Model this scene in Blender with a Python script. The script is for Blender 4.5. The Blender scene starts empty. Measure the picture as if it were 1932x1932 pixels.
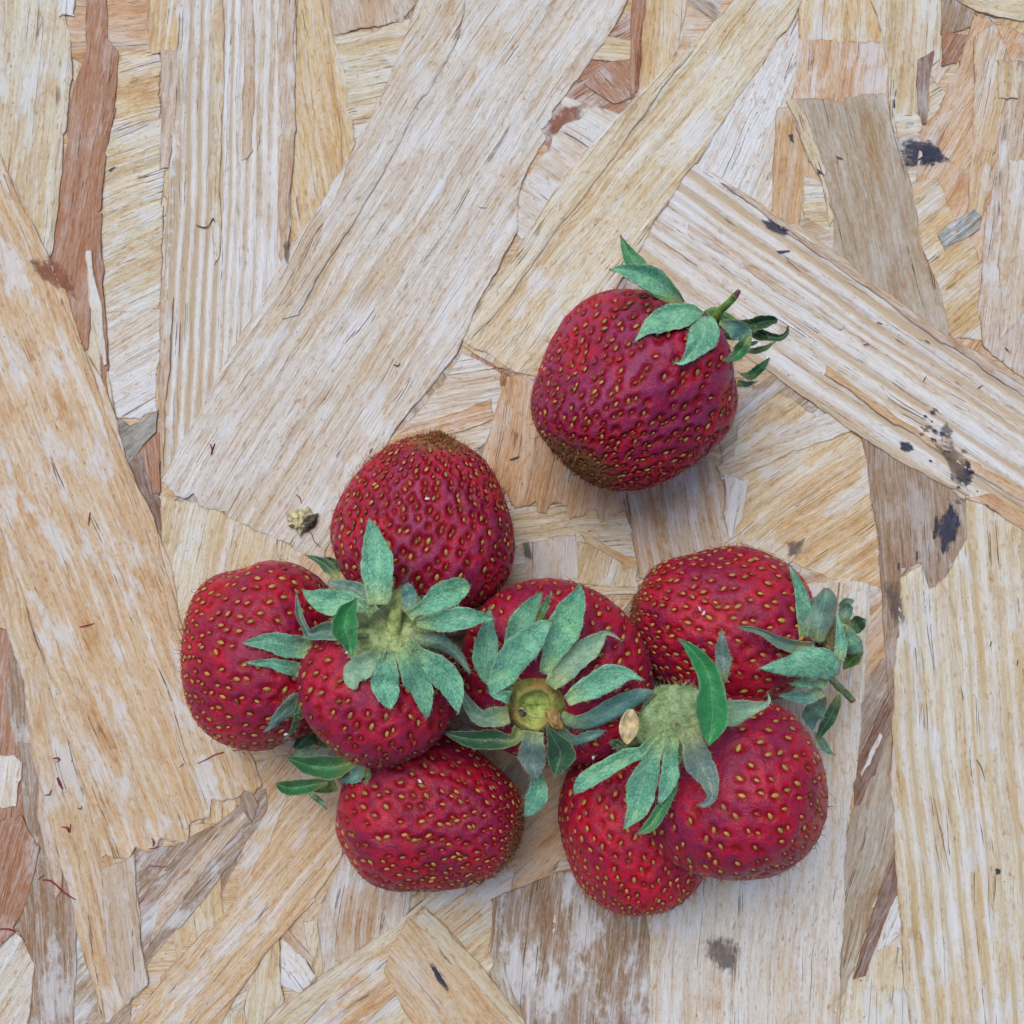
import bpy, math, random
import numpy as np
from mathutils import Vector, Matrix, Quaternion
from mathutils.bvhtree import BVHTree
from mathutils.geometry import delaunay_2d_cdt
random.seed(7); rng = np.random.default_rng(7)
S = bpy.context.scene; COL = S.collection
S.unit_settings.scale_length = 0.01            # one unit is one centimetre
# ---------------------------------------------------------------- camera, sky, sun, exposure
CAMH = 18.0; HALF = 8.0; PX = 1932.0/16.0
cd = bpy.data.cameras.new("camera"); cam = bpy.data.objects.new("camera", cd); COL.objects.link(cam)
cam.location = (0, 0, CAMH); cam.rotation_euler = (0, 0, 0)
cd.sensor_width = 36; cd.lens = 36*CAMH/16.0; cd.clip_start = 0.1; cd.clip_end = 500
S.camera = cam
SUN_EL, SUN_AZ = math.radians(62), math.radians(-25)     # azimuth measured from +Y, clockwise
W = bpy.data.worlds.new("World"); S.world = W; W.use_nodes = True
wn = W.node_tree.nodes; wl = W.node_tree.links
sky = wn.new("ShaderNodeTexSky"); sky.sky_type = 'NISHITA'; sky.sun_disc = False
sky.sun_elevation = SUN_EL; sky.sun_rotation = SUN_AZ; sky.air_density = 1.0; sky.dust_density = 4.0; sky.ozone_density = 1.0
bg = wn["Background"]; bg.inputs[1].default_value = 0.105
wl.new(sky.outputs[0], bg.inputs[0])
sd = bpy.data.lights.new("sun", 'SUN'); sun = bpy.data.objects.new("sun", sd); COL.objects.link(sun)
sd.energy = 1.5; sd.angle = math.radians(36); sd.color = (1.0, 0.985, 0.96)
sdir = Vector((math.sin(SUN_AZ)*math.cos(SUN_EL), math.cos(SUN_AZ)*math.cos(SUN_EL), math.sin(SUN_EL)))
sun.rotation_euler = sdir.to_track_quat('Z', 'Y').to_euler(); sun.location = sdir*30
S.view_settings.view_transform = 'Standard'; S.view_settings.look = 'None'; S.view_settings.gamma = 1
S.view_settings.exposure = 0.18
S.render.engine = 'CYCLES'

# ---------------------------------------------------------------- helpers
def lin(c): return tuple(((v/255)/12.92 if v/255 <= .04045 else ((v/255+.055)/1.055)**2.4) for v in c)
def P(px, py, z):
    """place a thing seen at photo position (px,py) at its real height z"""
    k = 1 - z/CAMH
    return Vector(((px-966)/PX*k, (966-py)/PX*k, z))
CR = {'o': (0, 0, 1.0), 'A': (1118, 421.7, .215), 'D': (543, 958.3, .215), 'E': (830.5, 1086.1, .215),
      'H': (1054.2, 1181.9, .215), 'G': (1341.7, 1035, .215), 'C': (434.4, 1118, .215)}
def cp(cr, x, y):
    o = CR[cr]; return o[0]+o[2]*x, o[1]+o[2]*y
def mkmesh(name, V, F, uv=None, attrs=None, smooth=True):
    me = bpy.data.meshes.new(name)
    V = np.asarray(V, dtype=np.float32)
    if isinstance(F, np.ndarray):
        n = F.shape[1]
        me.vertices.add(len(V)); me.vertices.foreach_set('co', V.ravel())
        me.loops.add(F.size); me.loops.foreach_set('vertex_index', F.astype(np.int32).ravel())
        me.polygons.add(len(F)); me.polygons.foreach_set('loop_start', np.arange(0, F.size, n, dtype=np.int32))
        me.update(calc_edges=True)
    else:
        me.from_pydata(V.tolist(), [], F)
    if smooth: me.polygons.foreach_set('use_smooth', np.ones(len(me.polygons), dtype=bool))
    if attrs:
        for k, a in attrs.items():
            at = me.attributes.new(k, 'FLOAT', 'POINT'); at.data.foreach_set('value', np.asarray(a, dtype=np.float32))
    if uv is not None:
        li = np.empty(len(me.loops), dtype=np.int32); me.loops.foreach_get('vertex_index', li)
        ul = me.uv_layers.new(name='UVMap'); ul.data.foreach_set('uv', np.asarray(uv, dtype=np.float32)[li].ravel())
    me.update(); return me
def link(name, me, mat=None, parent=None, loc=None, color=None):
    o = bpy.data.objects.new(name, me); COL.objects.link(o)
    if mat is not None and me is not None and not me.materials: me.materials.append(mat)
    if parent: o.parent = parent
    if loc is not None: o.location = loc
    if color is not None: o.color = color
    return o
def tag(o, label=None, cat=None, group=None, kind=None):
    if label: o['label'] = label
    if cat: o['category'] = cat
    if group: o['group'] = group
    if kind: o['kind'] = kind
    return o
class NT:
    def __init__(s, name):
        s.m = bpy.data.materials.new(name); s.m.use_nodes = True; s.t = s.m.node_tree; s.n = s.t.nodes
        s.b = s.n['Principled BSDF']
    def new(s, ty, **kw):
        n = s.n.new(ty)
        for k, v in kw.items(): setattr(n, k, v)
        return n
    def put(s, sock, v):
        if hasattr(v, 'is_output') or isinstance(v, bpy.types.NodeSocket): s.t.links.new(v, sock)
        else: sock.default_value = v
    def math(s, op, a, b=0.0, c=0.0, clamp=False):
        n = s.new('ShaderNodeMath', operation=op, use_clamp=clamp)
        s.put(n.inputs[0], a); s.put(n.inputs[1], b); s.put(n.inputs[2], c); return n.outputs[0]
    def ramp(s, v, a, b, lo=0.0, hi=1.0):
        n = s.new('ShaderNodeMapRange', interpolation_type='SMOOTHSTEP')
        s.put(n.inputs[0], v); s.put(n.inputs[1], a); s.put(n.inputs[2], b); s.put(n.inputs[3], lo); s.put(n.inputs[4], hi); return n.outputs[0]
    def mix(s, f, a, b, mode='MIX'):
        n = s.new('ShaderNodeMix', data_type='RGBA', blend_type=mode)
        s.put(n.inputs[0], f)
        s.put(n.inputs[6], a if not isinstance(a, tuple) else (*a[:3], 1)); s.put(n.inputs[7], b if not isinstance(b, tuple) else (*b[:3], 1))
        return n.outputs[2]
    def noise(s, vec, scale=1.0, detail=3.0, rough=0.55, dist=0.0):
        n = s.new('ShaderNodeTexNoise'); s.put(n.inputs['Vector'], vec); n.inputs['Scale'].default_value = scale
        n.inputs['Detail'].default_value = detail; n.inputs['Roughness'].default_value = rough; n.inputs['Distortion'].default_value = dist
        return n.outputs['Fac']
    def vmul(s, v, k, add=None):
        n = s.new('ShaderNodeVectorMath', operation='MULTIPLY_ADD'); s.put(n.inputs[0], v); n.inputs[1].default_value = k
        if add is None: n.inputs[2].default_value = (0, 0, 0)
        else: s.put(n.inputs[2], add)
        return n.outputs[0]
    def attr(s, name): return s.new('ShaderNodeAttribute', attribute_name=name).outputs['Fac']
    def bump(s, h, dist, strength=1.0, prev=None):
        n = s.new('ShaderNodeBump'); s.put(n.inputs['Height'], h); n.inputs['Distance'].default_value = dist; n.inputs['Strength'].default_value = strength
        if prev: s.t.links.new(prev, n.inputs['Normal'])
        return n.outputs['Normal']

# ---------------------------------------------------------------- materials
def wood_material():
    m = NT('strand_wood'); oi = m.new('ShaderNodeObjectInfo'); tc = m.new('ShaderNodeTexCoord').outputs['Object']
    off = m.new('ShaderNodeCombineXYZ')
    m.put(off.inputs[0], m.math('MULTIPLY', oi.outputs['Random'], 913.0)); m.put(off.inputs[1], m.math('MULTIPLY', oi.outputs['Random'], 377.0))
    off = off.outputs[0]; base = oi.outputs['Color']; al = oi.outputs['Alpha']
    # gentle waviness of the grain
    wav = m.noise(m.vmul(tc, (.5, .25, 0), off), 1, 2)
    sep = m.new('ShaderNodeSeparateXYZ'); m.put(sep.inputs[0], tc)
    yy = m.math('MULTIPLY_ADD', wav, .22, sep.outputs[1])
    cmb = m.new('ShaderNodeCombineXYZ'); m.put(cmb.inputs[0], sep.outputs[0]); m.put(cmb.inputs[1], yy); v = cmb.outputs[0]
    wide = m.noise(m.vmul(v, (.28, 1.9, 0), off), 1, 3, .5)
    mid = m.noise(m.vmul(v, (.55, 6.5, 0), off), 1, 4, .6)
    fine = m.noise(m.vmul(v, (2.6, 34, 0), off), 1, 3, .65)
    fib = m.noise(m.vmul(v, (9, 80, 0), off), 1, 2, .6)
    blot = m.noise(m.vmul(v, (1.3, 2.2, 0), off), 1, 4, .6)
    spk = m.noise(m.vmul(v, (6, 14, 0), off), 1, 2, .6)
    dot = m.noise(m.vmul(tc, (16, 22, 0), off), 1, 1, .5)
    tan = m.mix(1.0, base, (.92, .80, .62), 'MULTIPLY')
    pale = m.mix(.62, base, (.66, .69, .72))
    c = m.mix(m.ramp(wide, .36, .56), tan, base)
    rb = m.attr('rib'); rbn = m.math('MULTIPLY_ADD', m.math('SUBTRACT', mid, .5), .9, rb)
    c = m.mix(m.math('MULTIPLY', m.ramp(mid, .50, .66), m.math('MULTIPLY', al, .9)), c, pale)
    c = m.mix(m.math('MULTIPLY', m.ramp(mid, .47, .32), .55), c, m.mix(1.0, base, (.76, .57, .42), 'MULTIPLY'))
    c = m.mix(m.math('MULTIPLY', m.ramp(blot, .56, .75), .45), c, m.mix(1.0, base, (.90, .62, .36), 'MULTIPLY'))
    c = m.mix(m.ramp(fine, .40, .70, .0, .35), m.mix(m.ramp(fine, .42, .25, 0, .5), c, m.mix(1.0, c, (.62, .50, .42), 'MULTIPLY')), pale)
    c = m.mix(m.ramp(fib, .58, .75, 0, .35), c, m.mix(1.0, c, (.55, .45, .40), 'MULTIPLY'))
    c = m.mix(m.math('MULTIPLY', m.ramp(spk, .58, .68), .55), c, (.42, .22, .09))
    frk = m.noise(m.vmul(v, (8, 22, 0), off), 1, 4, .75); c = m.mix(m.ramp(frk, .50, .66, 0, .50), c, m.mix(1.0, c, (.70, .56, .42), 'MULTIPLY'))
    c = m.mix(m.math('MULTIPLY', m.ramp(frk, .46, .34, 0, .34), m.ramp(al, .05, .7, .3, 1.0)), c, (.66, .69, .73))
    stk = m.noise(m.vmul(v, (.35, 12, 0), off), 1, 4, .7); c = m.mix(m.ramp(stk, .52, .64, 0, .4), c, m.mix(1.0, c, (.70, .57, .46), 'MULTIPLY'))
    c = m.mix(m.math('MULTIPLY', m.ramp(stk, .47, .36, 0, .38), m.ramp(al, .05, .7, .25, 1.0)), c, (.68, .70, .73))
    wb = m.noise(m.vmul(v, (.5, 1.1, 0), off), 1.3, 5, .7); c = m.mix(m.ramp(wb, .54, .68, 0, .55), c, m.mix(1.0, c, (.80, .58, .38), 'MULTIPLY'))
    wth = m.noise(m.vmul(v, (.8, 1.8, 0), off), 1, 5, .7); c = m.mix(m.math('MULTIPLY', m.ramp(wth, .50, .62, 0, .7), m.ramp(al, .05, .7, .22, 1.0)), c, (.62, .65, .68))
    c = m.mix(m.ramp(wth, .46, .32, 0, .5), c, m.mix(1.0, c, (.80, .60, .42), 'MULTIPLY'))
    c = m.mix(m.math('MULTIPLY', m.ramp(dot, .73, .79), .8), c, (.09, .06, .06))
    # long hairline cracks that follow the grain
    ck = m.noise(m.vmul(v, (.07, 2.9, 0), off), 1, 2, .5)
    ckl = m.math('MULTIPLY', m.ramp(m.math('ABSOLUTE', m.math('SUBTRACT', ck, .53)), .0065, .0, 0, 1), m.ramp(blot, .50, .60))
    c = m.mix(m.math('MULTIPLY', ckl, .6), c, (.22, .13, .09))
    c = m.mix(m.math('MULTIPLY', m.ramp(rbn, .15, .75), .80), c, m.mix(1.0, base, (.80, .64, .46), 'MULTIPLY'))
    c = m.mix(m.math('MULTIPLY', m.ramp(rbn, -.10, -.55), .5), c, (.70, .72, .75))
    ed = m.attr('edge')
    edn = m.math('MULTIPLY', m.math('POWER', ed, 1.6), m.ramp(m.noise(m.vmul(tc, (3, 3, 0), off), 1, 3), .42, .60, .05, .95))
    c = m.mix(m.math('MULTIPLY', edn, .8), c, (.24, .12, .06))
    m.put(m.b.inputs['Base Color'], c)
    m.put(m.b.inputs['Roughness'], m.ramp(mid, .3, .7, .72, .55)); m.b.inputs['Specular IOR Level'].default_value = .35
    n1 = m.bump(mid, .05); n1 = m.bump(stk, .02, 1, n1); n2 = m.bump(fine, .014, 1, n1); n3 = m.bump(fib, .004, 1, n2); n4 = m.bump(ckl, -.02, 1, n3)
    m.put(m.b.inputs['Normal'], n4)
    return m.m
WOOD = wood_material()

def stain_material(name, col, dens):
    m = NT(name); tc = m.new('ShaderNodeTexCoord').outputs['Object']; oi = m.new('ShaderNodeObjectInfo')
    n1 = m.noise(m.vmul(tc, (5, 30, 0)), 1, 5, .75); n2 = m.noise(tc, 9, 5, .75)
    e = m.attr('edge')
    f = m.math('SUBTRACT', m.math('MULTIPLY', m.math('SUBTRACT', 1.0, e), 1.1), m.math('ADD', m.math('MULTIPLY', m.math('SUBTRACT', n1, .12), 1.7), m.math('MULTIPLY', m.math('SUBTRACT', n2, .5), 1.6)))
    a = m.ramp(f, -.34, .42)
    m.put(m.b.inputs['Base Color'], m.mix(m.ramp(n2, .4, .7), col, tuple(min(1, v*1.8+.01) for v in col)))
    m.b.inputs['Roughness'].default_value = .6
    m.put(m.b.inputs['Alpha'], m.math('MULTIPLY', a, dens))
    return m.m
INK = stain_material('dark_ink', lin((38, 42, 62)), .95)
DIRT = stain_material('brown_dirt', lin((92, 78, 70)), .65)
RUST = stain_material('rusty_resin', lin((120, 66, 38)), .8)

def body_material():
    m = NT('strawberry_flesh'); tc = m.new('ShaderNodeTexCoord').outputs['Object']; oi = m.new('ShaderNodeObjectInfo')
    pit = m.attr('pit'); tip = m.attr('tip'); sh = m.attr('shoulder')
    n1 = m.noise(tc, 1.3, 3, .6); n2 = m.noise(tc, 9, 4, .65); n3 = m.noise(tc, 40, 3, .7)
    red = m.mix(m.ramp(n1, .42, .58), (.425, .0036, .024), (.240, .0045, .044))
    red = m.mix(m.ramp(n2, .45, .68, 0, .65), red, (.125, .0045, .040))
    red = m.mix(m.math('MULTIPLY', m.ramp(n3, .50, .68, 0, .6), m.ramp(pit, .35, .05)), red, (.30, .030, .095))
    net = m.math('MULTIPLY', m.math('MULTIPLY', m.ramp(pit, .10, .01), m.ramp(m.noise(tc, 2.2, 3), .42, .58)), oi.outputs['Alpha'])
    red = m.mix(m.math('MULTIPLY', net, m.ramp(n3, .3, .6, .25, .75)), red, (.30, .042, .125))
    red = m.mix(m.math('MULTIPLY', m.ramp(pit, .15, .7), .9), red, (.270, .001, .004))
    red = m.mix(m.math('MULTIPLY', sh, .0), red, (.5, .25, .15))
    red = m.mix(m.math('MULTIPLY', m.ramp(m.math('ADD', tip, m.math('MULTIPLY', m.math('SUBTRACT', n2, .5), .6)), .45, .95), .85), red, (.20, .13, .035))
    hs = m.new('ShaderNodeMix', data_type='RGBA', blend_type='MULTIPLY'); hs.inputs[0].default_value = 1
    m.put(hs.inputs[6], red); m.put(hs.inputs[7], oi.outputs['Color'])
    m.put(m.b.inputs['Base Color'], hs.outputs[2])
    m.b.inputs['Subsurface Weight'].default_value = .18; m.b.inputs['Subsurface Radius'].default_value = (.12, .02, .015); m.b.inputs['Subsurface Scale'].default_value = 1.0
    m.put(m.b.inputs['Roughness'], m.ramp(n2, .35, .7, .20, .48))
    m.b.inputs['Specular IOR Level'].default_value = .33
    m.b.inputs['Sheen Weight'].default_value = .03; m.b.inputs['Sheen Roughness'].default_value = .4; m.b.inputs['Sheen Tint'].default_value = (1, .75, .9, 1)
    nb = m.bump(n3, .010); nb = m.bump(n2, .03, 1, nb); m.put(m.b.inputs['Normal'], nb)
    return m.m
FLESH = body_material()

def seed_material():
    m = NT('achene'); oi = m.new('ShaderNodeObjectInfo'); tc = m.new('ShaderNodeTexCoord').outputs['Object']
    n = m.noise(tc, 25, 2)
    c = m.mix(m.ramp(n, .35, .7, 0, .5), oi.outputs['Color'], (.20, .09, .02))
    m.put(m.b.inputs['Base Color'], c); m.b.inputs['Roughness'].default_value = .42
    return m.m
SEED = seed_material()
def plain(name, col, rough=.6, sheen=0, sss=0):
    m = NT(name); m.b.inputs['Base Color'].default_value = (*col, 1); m.b.inputs['Roughness'].default_value = rough
    m.b.inputs['Sheen Weight'].default_value = sheen; m.b.inputs['Subsurface Weight'].default_value = sss
    m.b.inputs['Subsurface Radius'].default_value = (.05, .05, .02)
    n = m.noise(m.new('ShaderNodeTexCoord').outputs['Object'], 14, 3)
    m.put(m.b.inputs['Base Color'], m.mix(m.ramp(n, .35, .65), col, tuple(v*.62 for v in col)))
    return m.m
STYLE = plain('style_thread', lin((176, 84, 40)), .5)
FUZZ = plain('fruit_fuzz', lin((190, 70, 88)), .6)
GFUZZ = plain('green_fuzz', lin((190, 205, 160)), .6)
REDFIB = plain('red_fibre', lin((150, 32, 40)), .5)
BROWNFIB = plain('brown_fibre', lin((120, 78, 48)), .6)
WHITE = plain('white_crumb', (.8, .78, .82), .5)
CRUMB = plain('dry_bud', lin((204, 198, 158)), .8)
CRUMBD = plain('dry_bud_dark', lin((86, 84, 72)), .8)

def leaf_material():
    m = NT('sepal_leaf'); oi = m.new('ShaderNodeObjectInfo'); uv = m.new('ShaderNodeUVMap').outputs[0]
    base = oi.outputs['Color']; vein_s = oi.outputs['Alpha']; tc = m.new('ShaderNodeTexCoord').outputs['Object']
    sep = m.new('ShaderNodeSeparateXYZ'); m.put(sep.inputs[0], uv); u = sep.outputs[0]; v = sep.outputs[1]   # u, v in centimetres along / across
    vo = m.new('ShaderNodeTexVoronoi', feature='DISTANCE_TO_EDGE'); vo.inputs['Scale'].default_value = 1.0
    wob = m.noise(uv, 14, 2)
    off = m.new('ShaderNodeCombineXYZ'); m.put(off.inputs[0], m.math('MULTIPLY_ADD', oi.outputs['Random'], 50.0, m.math('MULTIPLY', wob, .5))); m.put(off.inputs[1], wob)
    m.put(vo.inputs['Vector'], m.vmul(uv, (13, 24, 1), off.outputs[0]))
    vein = m.ramp(vo.outputs['Distance'], .088, .0)
    av = m.math('ABSOLUTE', v)
    # side veins run forward from the midrib
    ph = m.math('SUBTRACT', m.math('MULTIPLY', u, 34.0), m.math('MULTIPLY', av, 60.0))
    sv = m.math('MULTIPLY', m.ramp(m.math('SINE', m.math('ADD', ph, m.math('MULTIPLY', wob, 4.0))), .86, 1.0), .6)
    mid = m.ramp(av, .014, .002)
    n1 = m.noise(tc, 6, 4, .6); n2 = m.noise(tc, 45, 3, .6)
    c = m.mix(m.ramp(n1, .35, .68), base, m.mix(1.0, base, (.62, .80, .86), 'MULTIPLY'))
    bas = m.attr('base')
    c = m.mix(m.math('MULTIPLY', m.ramp(bas, .1, .9), .75), c, (.34, .42, .12))
    vm = m.math('MULTIPLY', m.math('MAXIMUM', vein, sv), m.math('MULTIPLY', vein_s, m.ramp(n1, .32, .55, .35, 1.0)))
    c = m.mix(m.math('MULTIPLY', vm, .80), c, m.mix(1.0, base, (.16, .34, .42), 'MULTIPLY'))
    c = m.mix(m.math('MULTIPLY', mid, .30), c, m.mix(.5, base, (.5, .62, .4)))
    c = m.mix(m.ramp(n2, .55, .72, 0, .05), c, (.55, .66, .58))
    bl = m.noise(tc, 3.2, 4, .7); c = m.mix(m.ramp(bl, .64, .74, 0, .6), c, (.035, .06, .085))
    n4 = m.noise(tc, 1.6, 3); c = m.mix(m.ramp(n4, .45, .65, 0, .5), c, m.mix(1.0, c, (1.15, 1.0, .72), 'MULTIPLY'))
    tb = m.attr('tipb'); c = m.mix(m.math('MULTIPLY', m.ramp(m.math('ADD', tb, m.math('MULTIPLY', n1, .5)), .9, 1.3), .7), c, (.13, .085, .06))
    rim = m.attr('rim'); c = m.mix(m.math('MULTIPLY', m.ramp(rim, .9, 1.0), .3), c, (.50, .42, .27))
    m.put(m.b.inputs['Base Color'], c); m.put(m.b.inputs['Roughness'], m.ramp(n1, .3, .7, .42, .6))
    m.b.inputs['Sheen Weight'].default_value = .15
    m.b.inputs['Subsurface Weight'].default_value = .08; m.b.inputs['Subsurface Radius'].default_value = (.02, .05, .02)
    nb = m.bump(m.math('MULTIPLY', vm, 1.0), -.0035); nb = m.bump(n2, .003, 1, nb); nb = m.bump(n1, .05, 1, nb)
    m.put(m.b.inputs['Normal'], nb)
    return m.m
LEAF = leaf_material()
def disc_material():
    m = NT('calyx_centre'); tc = m.new('ShaderNodeTexCoord').outputs['Object']; oi = m.new('ShaderNodeObjectInfo')
    n = m.noise(tc, 7, 4, .65); n2 = m.noise(tc, 40, 3)
    c = m.mix(m.ramp(n, .36, .62), m.mix(1.0, oi.outputs['Color'], (.40, .52, .30), 'MULTIPLY'), oi.outputs['Color'])
    c = m.mix(m.ramp(n2, .55, .7, 0, .3), c, (.6, .62, .42))
    br = m.attr('brown'); c = m.mix(br, c, (.26, .13, .035))
    m.put(m.b.inputs['Base Color'], c); m.b.inputs['Roughness'].default_value = .55
    m.b.inputs['Subsurface Weight'].default_value = .1; m.b.inputs['Subsurface Radius'].default_value = (.05, .06, .02)
    m.put(m.b.inputs['Normal'], m.bump(n2, .01, 1, m.bump(n, .05)))
    return m.m
DISC = disc_material()

# ================================================================ the strand board
board = tag(link('strand_board', None, loc=(0, 0, 0)), kind='structure')
PAL = {'lav': (203, 200, 192), 'cream': (204, 197, 172), 'tan': (200, 176, 140), 'pink': (190, 175, 158), 'brown': (160, 116, 86),
       'dbrown': (122, 92, 76), 'grey': (166, 156, 138), 'dgrey': (122, 120, 108), 'white': (212, 216, 220), 'blue': (140, 154, 160),
       'yel': (204, 184, 142), 'or': (198, 166, 130), 'gb': (148, 128, 108)}
GN = 500; GR = 22.0; HM = np.zeros((GN, GN), dtype=np.float32)       # running height of the pressed stack
gx = (np.arange(GN)+.5)/GN*GR-GR/2; GX, GY = np.meshgrid(gx, gx)
def inside(poly, X, Y):
    r = np.zeros(X.shape, dtype=bool); j = len(poly)-1
    for i in range(len(poly)):
        xi, yi = poly[i]; xj, yj = poly[j]
        if yi != yj:
            r ^= ((yi > Y) != (yj > Y)) & (X < (xj-xi)*(Y-yi)/(yj-yi)+xi)
        j = i
    return r
def spread(A, r, f):
    B = A.copy()
    for ax in (0, 1):
        C_ = B.copy()
        for k in range(1, r+1):
            for sg in (-k, k): C_ = f(C_, np.roll(B, sg, ax))
        B = C_
    return B
def drape_field(msk):
    """what a strand pressed onto the stack rests on: the highest points near by, smoothed"""
    j, i = np.nonzero(msk); j0, j1 = max(0, j.min()-12), min(GN, j.max()+13); i0, i1 = max(0, i.min()-12), min(GN, i.max()+13)
    A = HM[j0:j1, i0:i1]; A = spread(A, 4, np.maximum)
    B = np.pad(A, 4, mode='edge')
    cs = np.cumsum(np.cumsum(np.pad(B, ((1, 0), (1, 0))), 0), 1); k = 9
    D = (cs[k:, k:]-cs[:-k, k:]-cs[k:, :-k]+cs[:-k, :-k])/(k*k)
    return D, j0, i0
def sample(D, j0, i0, X, Y):
    fx = np.clip((X+GR/2)/GR*GN-.5-i0, 0, D.shape[1]-1.001); fy = np.clip((Y+GR/2)/GR*GN-.5-j0, 0, D.shape[0]-1.001)
    ix = fx.astype(int); iy = fy.astype(int); tx = fx-ix; ty = fy-iy
    return (D[iy, ix]*(1-tx)+D[iy, ix+1]*tx)*(1-ty)+(D[iy+1, ix]*(1-tx)+D[iy+1, ix+1]*tx)*ty
def ridge(n, amp):
    k = rng.random(n)*2-1; return k*amp
def strand(pts, ang, col, streak=.7, th=.016, torn=.045, rib=.006, pxl=True, curl=0.0, fine=True, ribs=False, mat=None, name='wood_strand', label=None):
    a = math.radians(ang); ca, sa = math.cos(a), math.sin(a)
    if pxl: w = np.array([[P(x, y, .12).x, P(x, y, .12).y] for x, y in pts])
    else: w = np.array(pts)
    c = w.mean(0)
    L = (w-c) @ np.array([[ca, -sa], [sa, ca]])          # local: x runs along the grain
    # resample and roughen the outline
    press = random.uniform(.45, .95); out = []; n = len(L); step = .055 if fine else .12
    for i in range(n):
        p, q = L[i], L[(i+1) % n]; d = q-p; ln = math.hypot(*d)
        if ln < 1e-6: continue
        m = max(1, int(ln/step)); cross = abs(d[1])/ln; ph = random.random()*50
        jl = 0
        for k in range(m):
            t = k/m; pt = p+d*t
            jl = (jl*.55+(random.random()-.5)*1.5*torn*cross**2)*(0 if k == 0 else 1)
            wob = .022*math.sin(ph+t*ln*2.1)+.010*math.sin(ph*2+t*ln*6.3)+.004*math.sin(ph*3+t*ln*17)
            nrm = np.array([-d[1], d[0]])/ln
            out.append((pt[0]+jl+nrm[0]*wob, pt[1]+nrm[1]*wob+(random.random()-.5)*.006))
    R = out; nR = len(R); Ra = np.array(R)
    wl_ = Ra @ np.array([[ca, sa], [-sa, ca]])+c
    msk = inside(wl_[::max(1, nR//60)].tolist(), GX, GY)
    fld = drape_field(msk) if msk.any() else None
    if fld:
        D, j0, i0 = fld; full = np.zeros_like(HM); full[j0:j0+D.shape[0], i0:i0+D.shape[1]] = D
        HM[msk] = full[msk]+th
    # interior points
    area = .5*np.sum(Ra[:, 0]*np.roll(Ra[:, 1], -1)-np.roll(Ra[:, 0], -1)*Ra[:, 1]); sg = 1 if area > 0 else -1
    T = np.roll(Ra, -1, 0)-np.roll(Ra, 1, 0); T /= np.maximum(1e-6, np.linalg.norm(T, axis=1))[:, None]
    N = np.stack([-T[:, 1], T[:, 0]], 1)*sg
    ring = (Ra+N*(.035 if fine else .05)); ring = ring[inside(R, ring[:, 0], ring[:, 1])]
    x0, y0 = Ra.min(0); x1, y1 = Ra.max(0); sy = (.030 if ribs else .045) if fine else .14; sx = .22 if fine else .6
    gy_ = np.arange(y0, y1, sy); ys = gy_+(0 if ribs else (rng.random(len(gy_))-.5)*sy*.5)
    g = [(x+(0 if ribs else (j % 2)*sx*.5), y) for j, y in enumerate(ys) for x in np.arange(x0, x1, sx)]
    g = np.array(g) if len(g) else np.zeros((0, 2))
    if len(g):
        g = g[inside(R, g[:, 0], g[:, 1])]
        if len(g):
            dm = np.full(len(g), 9.0)
            for k in range(0, nR, 1): dm = np.minimum(dm, np.hypot(g[:, 0]-Ra[k, 0], g[:, 1]-Ra[k, 1]))
            g = g[dm > .06]
    allp = [Vector(p) for p in R]+[Vector(p) for p in ring]+[Vector(p) for p in g]
    ed = [(i, (i+1) % nR) for i in range(nR)]
    vo, eo, fo, _o, _e, _f = delaunay_2d_cdt(allp, ed, [], 1, 1e-5)
    onr = np.array([any(k < nR for k in o_) for o_ in _o], dtype=bool)
    used = sorted({i for f in fo for i in f}); mp = {v: i for i, v in enumerate(used)}
    VV = np.array([[vo[i].x, vo[i].y] for i in used]); E = onr[used].astype(float)
    # long ribs along the grain
    ry = rng.random(6)*9+3; rp = rng.random(6)*6; ra = rng.random(6)
    zz = sum(ra[k]*np.sin(VV[:, 1]*ry[k]*2.2+rp[k]+.25*np.sin(VV[:, 0]*.9+k)) for k in range(6))*rib/1.6
    zz = zz-rib*1.2
    rv = np.zeros(len(VV))
    if ribs:
        k = np.arange(-400, 400)*.085; kv = np.random.default_rng(int(abs(c[0]*97+c[1]*31)*10)).random(len(k))*2-1; kv = np.interp(k, np.arange(-34, 35, .31), np.random.default_rng(int(abs(c[0]*31+c[1]*17)*10)).random(len(np.arange(-34, 35, .31)))*2-1); per = .17 if ang > 70 else (.25 if ang < 0 else .30)
        yv = VV[:, 1]+.03*np.sin(VV[:, 0]*.8+1)+.012*np.sin(VV[:, 0]*2.3)
        nz = np.interp(yv, k, kv); rv = np.sin(2*math.pi*(yv/per+.55*nz))*(.75+.25*np.sin(VV[:, 0]*.6+nz*5))+.45*nz; rv = rv*ribs; zz = zz*.3-.012*np.clip(rv+.4, 0, 1.4)
    zz = np.where(E > 0, -th*press, zz)
    if curl: zz += curl*np.clip((VV[:, 0]-(x0+x1)/2)/max(.1, (x1-x0)/2), -1, 1)**2*np.where(VV[:, 0] < (x0+x1)/2, 1, .2)
    wx = VV[:, 0]*ca-VV[:, 1]*sa+c[0]; wy = VV[:, 0]*sa+VV[:, 1]*ca+c[1]
    zb = sample(D, j0, i0, wx, wy) if fld else np.zeros(len(VV))
    V3 = np.column_stack([VV, zb+th+zz]); nv = len(V3)
    F = [tuple(mp[i] for i in f) for f in fo]
    # fibrous side walls
    ec = {}
    for f in F:
        for i in range(len(f)):
            e = (f[i], f[(i+1) % len(f)]); ec[tuple(sorted(e))] = ec.get(tuple(sorted(e)), [])+[e]
    bott = {}; V = V3.tolist(); E = E.tolist()
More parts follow.
